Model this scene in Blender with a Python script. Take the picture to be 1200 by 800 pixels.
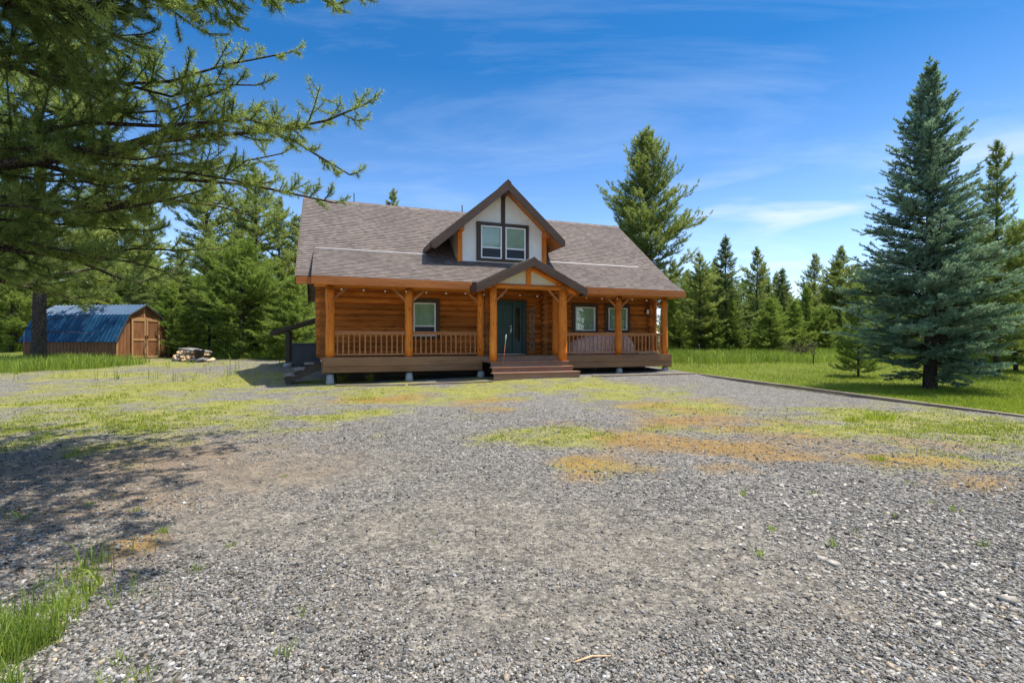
import bpy, bmesh, math, random
import numpy as np
from mathutils import Vector, Matrix

for o in list(bpy.data.objects):
    bpy.data.objects.remove(o)
S = bpy.context.scene
COL = S.collection
R = math.radians
random.seed(7)

# ------------------------------------------------------------------ camera, sky, sun, exposure
CAM_Z = 1.48
F = 577.7                                    # focal length in pixels of a 1200 px wide picture
cam = bpy.data.cameras.new('camera')
cam.sensor_width = 36.0
cam.lens = 36.0 * F / 1200.0
cam.clip_end = 3000
cam.clip_start = 0.05
co = bpy.data.objects.new('camera', cam)
COL.objects.link(co)
co.location = (0, 0, CAM_Z)
co.rotation_euler = (R(90), 0, 0)
S.camera = co

SUN = Vector((0.36, 0.07, 1.0)).normalized()  # towards the sun
w = bpy.data.worlds.new('World')
S.world = w
w.use_nodes = True
nt = w.node_tree
nt.nodes.clear()
out = nt.nodes.new('ShaderNodeOutputWorld')
bg = nt.nodes.new('ShaderNodeBackground')
sky = nt.nodes.new('ShaderNodeTexSky')
sky.sky_type = 'NISHITA'
sky.sun_disc = False
sky.sun_elevation = math.asin(SUN.z)
sky.sun_rotation = math.atan2(SUN.x, SUN.y)
sky.altitude = 1500
sky.air_density = 1.0
sky.dust_density = 0.6
sky.ozone_density = 2.0
bg.inputs['Strength'].default_value = 0.15


def wn(t, **kw):
    n = nt.nodes.new(t)
    for k, v in kw.items():
        setattr(n, k, v)
    return n


# thin cirrus: noise on a plane high above, stretched along the wind
geo = wn('ShaderNodeTexCoord')
sep = wn('ShaderNodeSeparateXYZ')
nt.links.new(geo.outputs['Generated'], sep.inputs[0])
zz = wn('ShaderNodeMath', operation='MAXIMUM')
nt.links.new(sep.outputs['Z'], zz.inputs[0])
zz.inputs[1].default_value = 0.02
zz2 = wn('ShaderNodeMath', operation='ADD')
nt.links.new(zz.outputs[0], zz2.inputs[0])
zz2.inputs[1].default_value = 0.10
dx = wn('ShaderNodeMath', operation='DIVIDE')
nt.links.new(sep.outputs['X'], dx.inputs[0]); nt.links.new(zz2.outputs[0], dx.inputs[1])
dy = wn('ShaderNodeMath', operation='DIVIDE')
nt.links.new(sep.outputs['Y'], dy.inputs[0]); nt.links.new(zz2.outputs[0], dy.inputs[1])
cmb = wn('ShaderNodeCombineXYZ')
nt.links.new(dx.outputs[0], cmb.inputs['X']); nt.links.new(dy.outputs[0], cmb.inputs['Y'])
mp = wn('ShaderNodeMapping')
mp.inputs['Rotation'].default_value = (0, 0, R(-24))
mp.inputs['Scale'].default_value = (0.40, 1.05, 1)
mp.inputs['Location'].default_value = (1.7, 4.4, 0)
nt.links.new(cmb.outputs[0], mp.inputs['Vector'])
n1 = wn('ShaderNodeTexNoise')
n1.inputs['Scale'].default_value = 1.0
n1.inputs['Detail'].default_value = 9
n1.inputs['Roughness'].default_value = 0.62
n1.inputs['Distortion'].default_value = 0.7
nt.links.new(mp.outputs[0], n1.inputs['Vector'])
mr = wn('ShaderNodeMapRange')
mr.inputs['From Min'].default_value = 0.50
mr.inputs['From Max'].default_value = 0.82
mr.inputs['To Max'].default_value = 0.26
nt.links.new(n1.outputs['Fac'], mr.inputs['Value'])
tint = wn('ShaderNodeMix', data_type='RGBA', blend_type='MULTIPLY')
tint.inputs['Factor'].default_value = 1.0
nt.links.new(sky.outputs[0], tint.inputs['A'])
overhead_fill = wn('ShaderNodeMapRange')  # warm brightening of the high sky, added above the view as fill light
overhead_fill.inputs['From Min'].default_value = 0.64
overhead_fill.inputs['From Max'].default_value = 0.9
nt.links.new(sep.outputs['Z'], overhead_fill.inputs['Value'])
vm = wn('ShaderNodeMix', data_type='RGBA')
low = wn('ShaderNodeMapRange')
low.inputs['From Min'].default_value = 0.0
low.inputs['From Max'].default_value = 0.48
nt.links.new(sep.outputs['Z'], low.inputs['Value'])
lm_ = wn('ShaderNodeMix', data_type='RGBA')
lm_.inputs['A'].default_value = (0.80, 0.76, 0.78, 1)
lm_.inputs['B'].default_value = (0.085, 0.33, 0.50, 1)
nt.links.new(low.outputs[0], lm_.inputs['Factor'])
nt.links.new(lm_.outputs['Result'], vm.inputs['A'])
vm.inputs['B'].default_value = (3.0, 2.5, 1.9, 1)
nt.links.new(overhead_fill.outputs[0], vm.inputs['Factor'])
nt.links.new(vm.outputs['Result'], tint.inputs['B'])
mx = wn('ShaderNodeMix', data_type='RGBA')
nt.links.new(mr.outputs[0], mx.inputs['Factor'])
nt.links.new(tint.outputs['Result'], mx.inputs['A'])
mx.inputs['B'].default_value = (3.1, 3.45, 3.9, 1)
# soft low clouds in the right part of the sky
mp2 = wn('ShaderNodeMapping')
mp2.inputs['Scale'].default_value = (3.2, 3.2, 17)
mp2.inputs['Location'].default_value = (0.4, 2.2, 0.9)
nt.links.new(geo.outputs['Generated'], mp2.inputs['Vector'])
n2 = wn('ShaderNodeTexNoise')
n2.inputs['Scale'].default_value = 1.0; n2.inputs['Detail'].default_value = 7; n2.inputs['Roughness'].default_value = 0.55; n2.inputs['Distortion'].default_value = 0.3
nt.links.new(mp2.outputs[0], n2.inputs['Vector'])


def span(sock, a, b):
    m_ = wn('ShaderNodeMapRange', interpolation_type='SMOOTHSTEP')
    m_.inputs['From Min'].default_value = a; m_.inputs['From Max'].default_value = b
    nt.links.new(sock, m_.inputs['Value'])
    return m_.outputs[0]


def times(a, b):
    m_ = wn('ShaderNodeMath', operation='MULTIPLY')
    nt.links.new(a, m_.inputs[0])
    if isinstance(b, float): m_.inputs[1].default_value = b
    else: nt.links.new(b, m_.inputs[1])
    return m_.outputs[0]


lowc = times(times(times(span(n2.outputs['Fac'], 0.46, 0.70), span(sep.outputs['X'], 0.12, 0.36)), times(span(sep.outputs['Z'], 0.34, 0.20), span(sep.outputs['Z'], 0.03, 0.12))), 0.62)
mx2 = wn('ShaderNodeMix', data_type='RGBA')
nt.links.new(lowc, mx2.inputs['Factor'])
nt.links.new(mx.outputs['Result'], mx2.inputs['A'])
mx2.inputs['B'].default_value = (3.0, 3.15, 3.35, 1)
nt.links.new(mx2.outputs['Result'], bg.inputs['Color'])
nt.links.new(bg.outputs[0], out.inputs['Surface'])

sl = bpy.data.lights.new('sun', 'SUN')
sl.energy = 3.7
sl.angle = R(0.53)
sl.color = (1.0, 0.94, 0.84)
so = bpy.data.objects.new('sun', sl)
COL.objects.link(so)
so.rotation_euler = (-SUN).to_track_quat('-Z', 'Y').to_euler()
so.location = (0, 0, 60)

S.view_settings.view_transform = 'Standard'
S.view_settings.look = 'None'
S.view_settings.exposure = 1.27
S.view_settings.gamma = 1.0
S.view_settings.use_curve_mapping = False
S.cycles.max_bounces = 6
S.cycles.diffuse_bounces = 4
S.cycles.transparent_max_bounces = 12

# ------------------------------------------------------------------ terrain height, pixel -> ground


def softplus(x, k=0.8):
    return np.logaddexp(0, np.asarray(x, float) * k) / k


def zg(X, Y):
    X = np.asarray(X, float); Y = np.asarray(Y, float)
    z = 0.041 * softplus(Y - 16.0, 1.2) - 0.041 * softplus(Y - 38.0, 0.3)
    z = z + 0.026 * softplus(-X - 13.0, 0.8) * (1 / (1 + np.exp(-(Y - 14) * 0.5))) - 0.026 * softplus(-X - 30.0, 0.4) * (1 / (1 + np.exp(-(Y - 14) * 0.5)))
    z = z + 0.10 * np.exp(-((X - 0.8) ** 2 / 12 + (Y - 17.6) ** 2 / 5))
    return z


def gpt(px, py):
    """where the sight line through a photo pixel meets the ground"""
    k = (px - 600) / F
    t = (py - 400) / F
    Y = 8.0
    lo, hi = 1.0, 200.0
    for _ in range(50):
        Y = 0.5 * (lo + hi)
        if CAM_Z - t * Y > float(zg(k * Y, Y)):
            lo = Y
        else:
            hi = Y
    return Vector((k * Y, Y, float(zg(k * Y, Y))))


def at(px, py, Y):
    return Vector(((px - 600) / F * Y, Y, CAM_Z - (py - 400) / F * Y))


# ------------------------------------------------------------------ materials


def mat(name):
    m = bpy.data.materials.new(name)
    m.use_nodes = True
    m.node_tree.nodes.clear()
    return m


class NT:
    """small shader-graph helper"""

    def __init__(s, m):
        s.t = m.node_tree
        s.o = s.n('ShaderNodeOutputMaterial')

    def n(s, typ, ins=None, **kw):
        x = s.t.nodes.new(typ)
        for k, v in kw.items():
            setattr(x, k, v)
        for k, v in (ins or {}).items():
            s.set(x.inputs[k], v)
        return x

    def set(s, sock, v):
        if isinstance(v, bpy.types.NodeSocket):
            s.t.links.new(v, sock)
        else:
            sock.default_value = v

    def coord(s, which='Object', scale=(1, 1, 1), rot=(0, 0, 0)):
        c = s.n('ShaderNodeTexCoord')
        m = s.n('ShaderNodeMapping', {'Vector': c.outputs[which], 'Scale': scale, 'Rotation': rot})
        return m.outputs[0]

    def noise(s, vec, scale, detail=4, rough=0.55, dist=0.0):
        return s.n('ShaderNodeTexNoise', {'Vector': vec, 'Scale': scale, 'Detail': detail, 'Roughness': rough, 'Distortion': dist}).outputs['Fac']

    def ramp(s, fac, stops):
        r = s.n('ShaderNodeValToRGB', {'Fac': fac})
        cr = r.color_ramp
        while len(cr.elements) > 1:
            cr.elements.remove(cr.elements[-1])
        for i, (p, c) in enumerate(stops):
            e = cr.elements[0] if i == 0 else cr.elements.new(p)
            e.position = p
            e.color = (c[0], c[1], c[2], 1) if len(c) == 3 else c
        return r.outputs['Color']

    def mix(s, fac, a, b, blend='MIX'):
        x = s.n('ShaderNodeMix', data_type='RGBA', blend_type=blend)
        s.set(x.inputs['Factor'], fac)
        for k, v in (('A', a), ('B', b)):
            s.set(x.inputs[k], (v[0], v[1], v[2], 1) if isinstance(v, tuple) else v)
        return x.outputs['Result']

    def math(s, op, a, b=0.0, clamp=False):
        x = s.n('ShaderNodeMath', operation=op, use_clamp=clamp)
        s.set(x.inputs[0], a); s.set(x.inputs[1], b)
        return x.outputs[0]

    def rng(s, v, a, b, c=0.0, d=1.0):
        return s.n('ShaderNodeMapRange', {'Value': v, 'From Min': a, 'From Max': b, 'To Min': c, 'To Max': d}).outputs[0]

    def attr(s, name, out='Fac'):
        return s.n('ShaderNodeAttribute', attribute_name=name).outputs[out]

    def bump(s, h, strength=0.5, dist=0.02):
        return s.n('ShaderNodeBump', {'Height': h, 'Strength': strength, 'Distance': dist}).outputs[0]

    def bsdf(s, col, rough=0.6, bump=None, spec=0.4, metal=0.0, **kw):
        ins = {'Base Color': col if not isinstance(col, tuple) else (col[0], col[1], col[2], 1), 'Roughness': rough, 'Metallic': metal, 'Specular IOR Level': spec}
        ins.update(kw)
        b = s.n('ShaderNodeBsdfPrincipled', ins)
        if bump is not None:
            s.t.links.new(bump, b.inputs['Normal'])
        return b.outputs[0]

    def out(s, sh):
        s.t.links.new(sh, s.o.inputs['Surface'])


def wood(name, dark, mid, light, axis='X', grain=14.0, rough=0.5, knots=True, spec=0.35, weather=0.0, course=0.0, crack=0.0):
    m = mat(name); t = NT(m)
    sc = {'X': (0.09, 1, 1), 'Y': (1, 0.09, 1), 'Z': (1, 1, 0.09)}[axis]
    v = t.coord('Object', sc)
    g = t.noise(v, grain * 3, 6, 0.65, 0.6)
    g2 = t.noise(t.coord('Object', {'X': (0.25, 1, 1), 'Y': (1, 0.25, 1), 'Z': (1, 1, 0.25)}[axis]), 3.2, 3)
    f = t.math('ADD', t.math('MULTIPLY', g, 0.6), t.math('MULTIPLY', g2, 0.4))
    c = t.ramp(f, [(0.30, dark), (0.50, mid), (0.70, light)])
    if knots:
        vo = t.n('ShaderNodeTexVoronoi', {'Vector': t.coord('Object', {'X': (0.5, 1.6, 1.6), 'Y': (1.6, 0.5, 1.6), 'Z': (1.6, 1.6, 0.5)}[axis]), 'Scale': 2.6, 'Randomness': 1.0})
        k = t.rng(vo.outputs['Distance'], 0.03, 0.15, 0.75, 0.0)
        c = t.mix(k, c, tuple(x * 0.45 for x in dark))
    rnd = t.n('ShaderNodeObjectInfo').outputs['Random']
    c = t.mix(1.0, c, t.ramp(rnd, [(0, (0.86, 0.84, 0.82)), (1, (1.1, 1.1, 1.1))]), 'MULTIPLY')
    if crack:
        st_ = {'X': (0.045, 1, 1), 'Y': (1, 0.045, 1), 'Z': (1, 1, 0.045)}[axis]
        ck = t.noise(t.coord('Object', st_), 13, 2, 0.5, 0.3)
        gate = t.rng(t.noise(t.coord('Object'), 2.3, 2), 0.46, 0.60)
        line = t.rng(t.math('ABSOLUTE', t.math('SUBTRACT', ck, 0.5)), 0.006, 0.022, 1.0, 0.0)
        c = t.mix(t.math('MULTIPLY', t.math('MULTIPLY', line, gate), crack), c, (0.05, 0.022, 0.010))
    if course:
        cn = t.noise(t.coord('Object', (0.12, 0.12, 4.2)), 1.0, 2)
        c = t.mix(1.0, c, t.ramp(cn, [(0.3, (1 - course,) * 3), (0.7, (1 + course * 0.5,) * 3)]), 'MULTIPLY')
    if weather:
        wv = t.noise(t.coord('Object'), 1.7, 5, 0.6)
        c = t.mix(t.rng(wv, 0.45, 0.75, 0, weather), c, (0.22, 0.19, 0.16))
    t.out(t.bsdf(c, rough, t.bump(g, 0.25, 0.01), spec))
    return m


M = {}
M['log'] = wood('stained_log', (0.25, 0.068, 0.012), (0.55, 0.172, 0.030), (0.70, 0.27, 0.058), 'X', 9, 0.66, spec=0.2, course=0.5, crack=0.8)
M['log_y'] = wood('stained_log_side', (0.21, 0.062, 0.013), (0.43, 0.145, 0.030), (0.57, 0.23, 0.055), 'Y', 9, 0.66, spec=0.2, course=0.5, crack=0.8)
M['post'] = wood('peeled_log_post', (0.40, 0.095, 0.010), (0.72, 0.205, 0.020), (0.82, 0.30, 0.042), 'Z', 7, 0.58, spec=0.25, crack=0.85)
M['post_x'] = wood('peeled_log_beam', (0.36, 0.092, 0.011), (0.63, 0.19, 0.022), (0.74, 0.28, 0.045), 'X', 7, 0.42)
M['rail'] = wood('railing_wood', (0.26, 0.10, 0.036), (0.44, 0.18, 0.066), (0.54, 0.25, 0.10), 'Z', 12, 0.5, False)
M['rail_x'] = wood('rail_wood_long', (0.26, 0.10, 0.036), (0.44, 0.18, 0.066), (0.54, 0.25, 0.10), 'X', 12, 0.5, False)
M['fascia'] = wood('fascia_board', (0.28, 0.085, 0.019), (0.44, 0.143, 0.032), (0.54, 0.20, 0.05), 'X', 9, 0.5)
M['soffit'] = wood('soffit_boards', (0.26, 0.09, 0.025), (0.42, 0.16, 0.04), (0.52, 0.22, 0.065), 'Y', 9, 0.5)
M['barge'] = wood('dark_barge_board', (0.060, 0.034, 0.022), (0.088, 0.052, 0.034), (0.12, 0.074, 0.05), 'X', 9, 0.55, False)
M['trim'] = wood('dark_window_trim', (0.045, 0.028, 0.018), (0.066, 0.042, 0.027), (0.09, 0.06, 0.04), 'Z', 9, 0.55, False)
M['deck'] = wood('deck_rim', (0.15, 0.072, 0.030), (0.24, 0.122, 0.055), (0.31, 0.165, 0.08), 'X', 10, 0.55, False, weather=0.12)
M['step'] = wood('red_brown_step', (0.18, 0.085, 0.052), (0.28, 0.142, 0.088), (0.36, 0.20, 0.13), 'X', 10, 0.6, False, weather=0.4)
M['grey_step'] = wood('weathered_step', (0.10, 0.085, 0.075), (0.19, 0.165, 0.15), (0.28, 0.25, 0.23), 'Y', 10, 0.8, False)
M['timber'] = wood('weathered_timber', (0.09, 0.065, 0.045), (0.20, 0.155, 0.11), (0.31, 0.25, 0.18), 'X', 10, 0.85, False)
M['shedwall'] = wood('shed_siding', (0.11, 0.042, 0.016), (0.19, 0.080, 0.031), (0.27, 0.125, 0.052), 'Z', 10, 0.7)
M['shedtrim'] = wood('shed_door_trim', (0.24, 0.12, 0.045), (0.36, 0.20, 0.085), (0.45, 0.27, 0.13), 'Z', 10, 0.7, False)
M['dark_wood'] = wood('old_dark_wood', (0.03, 0.024, 0.018), (0.06, 0.046, 0.034), (0.09, 0.07, 0.055), 'X', 10, 0.8, False)
M['split'] = wood('split_firewood', (0.26, 0.15, 0.07), (0.46, 0.31, 0.18), (0.62, 0.47, 0.31), 'X', 12, 0.8, False)
M['bark_log'] = wood('firewood_bark', (0.10, 0.085, 0.075), (0.22, 0.20, 0.185), (0.38, 0.36, 0.34), 'X', 14, 0.9, False)


def plain(name, col, rough=0.6, var=0.15, scale=3.0, bump=0.15, metal=0.0, spec=0.4):
    m = mat(name); t = NT(m)
    n = t.noise(t.coord('Object'), scale, 6, 0.6)
    lo = tuple(c * (1 - var) for c in col); hi = tuple(c * (1 + var) for c in col)
    c = t.ramp(n, [(0.3, lo), (0.7, hi)])
    fine = t.noise(t.coord('Object'), scale * 14, 3)
    t.out(t.bsdf(c, rough, t.bump(fine, bump, 0.008), spec, metal))
    return m


M['cream'] = plain('cream_stucco', (0.74, 0.70, 0.56), 0.8, 0.05, 2, 0.3)
M['stucco'] = plain('white_stucco', (0.84, 0.82, 0.74), 0.85, 0.06, 2, 0.3)
M['screen'] = plain('insect_screen', (0.028, 0.032, 0.036), 0.6, 0.1, 3, 0.1)
M['white'] = plain('white_vinyl', (0.80, 0.80, 0.77), 0.4, 0.03, 2, 0.05)
M['concrete'] = plain('concrete_pier', (0.33, 0.33, 0.32), 0.9, 0.2, 5, 0.5)
M['green_door'] = plain('teal_door_paint', (0.018, 0.062, 0.058), 0.35, 0.12, 2, 0.05)
M['metal'] = plain('brushed_nickel', (0.6, 0.58, 0.54), 0.3, 0.05, 4, 0.02, 1.0)
M['flash'] = plain('galvanised_flashing', (0.19, 0.17, 0.16), 0.5, 0.1, 4, 0.1, 0.0)
M['black'] = plain('black_plastic', (0.012, 0.012, 0.016), 0.4, 0.2, 4, 0.1)
M['slate_box'] = plain('dark_grey_panel', (0.055, 0.064, 0.072), 0.5, 0.15, 3, 0.1)
M['curtain'] = plain('pale_green_blind', (0.72, 0.78, 0.60), 0.9, 0.12, 1.2, 0.2)
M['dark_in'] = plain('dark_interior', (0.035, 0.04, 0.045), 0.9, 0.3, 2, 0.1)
M['foundation'] = plain('dark_foundation', (0.05, 0.047, 0.043), 0.95, 0.25, 2, 0.3)
M['mauve'] = plain('mauve_fabric', (0.68, 0.50, 0.44), 0.9, 0.35, 9, 0.5)
M['creamfoam'] = plain('cream_cushion_cloth', (0.72, 0.66, 0.50), 0.85, 0.08, 4, 0.3)
M['bulb'] = plain('clear_bulb', (0.85, 0.82, 0.75), 0.15, 0.02, 4, 0.0)
M['orange'] = plain('orange_marker', (0.60, 0.14, 0.05), 0.45, 0.1, 4, 0.05)
M['palerod'] = plain('reflective_tape', (0.85, 0.80, 0.76), 0.3, 0.05, 4, 0.02)
M['greyrod'] = plain('grey_fibreglass_rod', (0.12, 0.13, 0.12), 0.5, 0.1, 4, 0.05)
M['signboard'] = wood('carved_sign_wood', (0.16, 0.085, 0.045), (0.25, 0.14, 0.08), (0.33, 0.20, 0.12), 'Z', 12, 0.6, False)
M['letter'] = plain('dark_letters', (0.02, 0.013, 0.01), 0.6, 0.1, 4, 0.05)


def glass_mat():
    m = mat('window_glass'); t = NT(m)
    fr = t.n('ShaderNodeFresnel', {'IOR': 1.65}).outputs[0]
    gl = t.n('ShaderNodeBsdfGlossy', {'Color': (1, 1, 1, 1), 'Roughness': 0.02})
    nz = t.noise(t.coord('Object'), 1.4, 2)
    t.t.links.new(t.bump(nz, 0.03, 0.05), gl.inputs['Normal'])
    tr = t.n('ShaderNodeBsdfTransparent', {'Color': (0.86, 0.92, 0.88, 1)})
    mixn = t.n('ShaderNodeMixShader', {0: t.math('MULTIPLY', fr, 0.9, True), 1: tr.outputs[0], 2: gl.outputs[0]})
    t.out(mixn.outputs[0])
    return m


M['glass'] = glass_mat()


def shingles(name):
    m = mat(name); t = NT(m)
    v = t.coord('Object')
    b = t.n('ShaderNodeTexBrick', {'Vector': v, 'Scale': 1.0, 'Mortar Size': 0.004, 'Brick Width': 0.17, 'Row Height': 0.14,
                                  'Color1': (0.0, 0.0, 0.0, 1), 'Color2': (1, 1, 1, 1), 'Mortar': (0.1, 0.1, 0.1, 1), 'Bias': 0.0}, offset=0.37, squash=1.0)
    f = b.outputs['Color']
    fine = t.noise(v, 55, 3)
    big = t.noise(v, 0.7, 4)
    c = t.ramp(t.math('ADD', t.math('MULTIPLY', f, 0.65), t.math('MULTIPLY', fine, 0.35)),
               [(0.1, (0.100, 0.081, 0.070)), (0.45, (0.130, 0.107, 0.094)), (0.8, (0.168, 0.140, 0.124))])
    c = t.mix(1.0, c, t.ramp(big, [(0.3, (0.86, 0.86, 0.88)), (0.7, (1.1, 1.08, 1.06))]), 'MULTIPLY')
    t.out(t.bsdf(c, 0.92, t.bump(fine, 0.6, 0.01), 0.2))
    return m


M['shingle'] = shingles('asphalt_shingles')


def blue_metal():
    m = mat('blue_ribbed_metal'); t = NT(m)
    n = t.noise(t.coord('Object'), 2.2, 6, 0.65)
    c = t.ramp(n, [(0.3, (0.004, 0.032, 0.075)), (0.6, (0.006, 0.052, 0.115)), (0.8, (0.02, 0.09, 0.17))])
    t.out(t.bsdf(c, t.rng(n, 0.3, 0.7, 0.3, 0.5), t.bump(n, 0.1, 0.01), 0.5, 0.15))
    return m


M['blue'] = blue_metal()


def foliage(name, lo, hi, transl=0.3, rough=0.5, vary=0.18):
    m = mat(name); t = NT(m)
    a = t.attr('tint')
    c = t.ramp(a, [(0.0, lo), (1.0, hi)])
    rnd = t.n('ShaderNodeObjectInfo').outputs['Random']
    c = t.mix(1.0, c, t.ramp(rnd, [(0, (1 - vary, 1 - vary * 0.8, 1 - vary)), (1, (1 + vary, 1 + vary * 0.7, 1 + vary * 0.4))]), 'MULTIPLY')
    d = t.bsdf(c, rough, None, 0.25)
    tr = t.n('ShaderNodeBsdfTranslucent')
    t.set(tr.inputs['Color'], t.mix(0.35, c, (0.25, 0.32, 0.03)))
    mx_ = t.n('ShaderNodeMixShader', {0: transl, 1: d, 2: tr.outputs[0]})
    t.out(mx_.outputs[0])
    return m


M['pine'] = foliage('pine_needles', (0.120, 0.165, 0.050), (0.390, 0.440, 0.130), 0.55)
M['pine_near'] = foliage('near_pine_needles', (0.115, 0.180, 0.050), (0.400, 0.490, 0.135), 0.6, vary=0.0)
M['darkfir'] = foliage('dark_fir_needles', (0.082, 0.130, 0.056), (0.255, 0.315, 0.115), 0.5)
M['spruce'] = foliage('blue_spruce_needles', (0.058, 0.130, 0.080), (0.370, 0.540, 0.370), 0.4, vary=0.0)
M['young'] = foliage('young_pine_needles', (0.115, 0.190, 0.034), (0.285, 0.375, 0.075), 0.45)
M['lawn'] = foliage('lawn_blades', (0.165, 0.235, 0.020), (0.360, 0.420, 0.045), 0.45)
M['tall'] = foliage('tall_grass_blades', (0.110, 0.195, 0.026), (0.330, 0.410, 0.075), 0.45)
M['mosscol'] = foliage('moss_blades', (0.14, 0.190, 0.022), (0.32, 0.310, 0.045), 0.35)
M['sedum'] = foliage('rusty_moss_blades', (0.16, 0.098, 0.034), (0.28, 0.185, 0.06), 0.3)
M['twigleaf'] = foliage('shrub_leaves', (0.05, 0.075, 0.03), (0.16, 0.12, 0.07), 0.25)


def bark(name, a, b, c):
    m = mat(name); t = NT(m)
    v = t.coord('Object', (1, 1, 0.28))
    n = t.noise(v, 14, 6, 0.7, 0.5)
    vo = t.n('ShaderNodeTexVoronoi', {'Vector': v, 'Scale': 26.0}, feature='DISTANCE_TO_EDGE')
    e = t.rng(vo.outputs['Distance'], 0.0, 0.12, 0, 1)
    col = t.mix(e, a, t.ramp(n, [(0.3, b), (0.7, c)]))
    t.out(t.bsdf(col, 0.9, t.bump(t.math('ADD', n, e), 0.8, 0.03), 0.15))
    return m


M['bark'] = bark('pine_bark', (0.030, 0.023, 0.018), (0.055, 0.042, 0.033), (0.11, 0.088, 0.07))
M['bark_grey'] = bark('grey_bark', (0.05, 0.045, 0.04), (0.13, 0.115, 0.10), (0.24, 0.22, 0.20))


def ground_mat():
    m = mat('gravel_and_moss_ground'); t = NT(m)
    v = t.coord('Object')
    vo = t.n('ShaderNodeTexVoronoi', {'Vector': v, 'Scale': 52.0, 'Randomness': 1.0})
    vb = t.n('ShaderNodeTexVoronoi', {'Vector': v, 'Scale': 21.0, 'Randomness': 1.0})
    cell = t.n('ShaderNodeSeparateColor', {'Color': vo.outputs['Color']}).outputs[0]
    cellb = t.n('ShaderNodeSeparateColor', {'Color': vb.outputs['Color']}).outputs[1]
    fine = t.noise(v, 90, 4, 0.7)
    mid = t.noise(v, 3.5, 6, 0.62)
    big = t.noise(v, 0.55, 5, 0.6)
    g = t.math('ADD', t.math('MULTIPLY', cell, 0.5), t.math('ADD', t.math('MULTIPLY', cellb, 0.22), t.math('MULTIPLY', fine, 0.28)))
    grav = t.ramp(g, [(0.18, (0.034, 0.033, 0.032)), (0.42, (0.104, 0.101, 0.098)), (0.62, (0.172, 0.168, 0.162)), (0.85, (0.34, 0.33, 0.315))])
    grav = t.mix(1.0, grav, t.ramp(mid, [(0.3, (0.83, 0.80, 0.75)), (0.7, (1.18, 1.13, 1.05))]), 'MULTIPLY')
    grav = t.mix(1.0, grav, t.ramp(big, [(0.3, (0.92, 0.90, 0.87)), (0.7, (1.04, 1.04, 1.05))]), 'MULTIPLY')
    dirt = t.ramp(t.math('ADD', t.math('MULTIPLY', g, 0.55), t.math('MULTIPLY', mid, 0.45)),
                  [(0.28, (0.062, 0.055, 0.045)), (0.5, (0.145, 0.128, 0.105)), (0.72, (0.28, 0.245, 0.195))])
    litter = t.ramp(t.math('ADD', t.math('MULTIPLY', fine, 0.5), t.math('MULTIPLY', mid, 0.5)),
                    [(0.3, (0.085, 0.062, 0.040)), (0.5, (0.185, 0.135, 0.088)), (0.7, (0.30, 0.235, 0.165))])
    moss = t.ramp(t.math('ADD', t.math('MULTIPLY', fine, 0.5), t.math('MULTIPLY', mid, 0.5)),
                  [(0.3, (0.11, 0.12, 0.016)), (0.5, (0.200, 0.195, 0.042)), (0.7, (0.30, 0.27, 0.075))])
    sed = t.ramp(t.math('ADD', t.math('MULTIPLY', fine, 0.6), t.math('MULTIPLY', mid, 0.4)),
                 [(0.3, (0.12, 0.070, 0.026)), (0.5, (0.22, 0.132, 0.040)), (0.7, (0.31, 0.21, 0.07))])
    lawn = t.ramp(t.math('ADD', t.math('MULTIPLY', fine, 0.6), t.math('MULTIPLY', mid, 0.4)),
                  [(0.3, (0.05, 0.065, 0.014)), (0.5, (0.105, 0.13, 0.022)), (0.7, (0.18, 0.185, 0.045))])

    def msk(name, wdt=0.12):
        # the painted mask, broken up by clumps and single stones
        a = t.attr(name)
        br = t.math('ADD', t.math('MULTIPLY', mid, 0.55), t.math('MULTIPLY', t.math('ADD', t.math('MULTIPLY', fine, 0.5), t.math('MULTIPLY', cellb, 0.5)), 0.45))
        x = t.math('ADD', a, t.math('SUBTRACT', br, 0.5))
        return t.rng(x, 0.5 - wdt, 0.5 + wdt)

    c = t.mix(t.math('MULTIPLY', msk('dirt', 0.3), 0.85), grav, dirt)
    c = t.mix(t.math('MULTIPLY', msk('litter', 0.3), 0.9), c, litter)
    c = t.mix(t.math('MULTIPLY', msk('moss', 0.26), 0.90), c, moss)
    c = t.mix(t.math('MULTIPLY', msk('sedum', 0.26), 0.88), c, sed)
    c = t.mix(msk('lawn', 0.08), c, lawn)
    h = t.math('ADD', t.math('MULTIPLY', t.math('SUBTRACT', 1.0, vo.outputs['Distance']), 0.6), t.math('ADD', t.math('MULTIPLY', fine, 0.4), t.math('MULTIPLY', cell, 0.5)))
    t.out(t.bsdf(c, 0.95, t.bump(h, 0.9, 0.02), 0.15))
    return m


M['ground'] = ground_mat()


def stone_mat():
    m = mat('gravel_stone'); t = NT(m)
    c = t.n('ShaderNodeAttribute', attribute_name='stone').outputs['Color']
    n = t.noise(t.coord('Object'), 120, 3)
    c = t.mix(1.0, c, t.ramp(n, [(0.3, (0.8, 0.8, 0.8)), (0.7, (1.15, 1.15, 1.15))]), 'MULTIPLY')
    t.out(t.bsdf(c, 0.85, t.bump(n, 0.4, 0.004), 0.25))
    return m


M['stone'] = stone_mat()

# ------------------------------------------------------------------ object helpers


def tag(o, label=None, cat=None, group=None, kind=None):
    if label: o['label'] = label
    if cat: o['category'] = cat
    if group: o['group'] = group
    if kind: o['kind'] = kind
    return o


def empty(name, loc=(0, 0, 0), rz=0.0, label=None, cat=None, group=None):
    e = bpy.data.objects.new(name, None)
    e.empty_display_size = 0.3
    COL.objects.link(e)
    e.location = loc
    e.rotation_euler = (0, 0, rz)
    return tag(e, label, cat, group)


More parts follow.
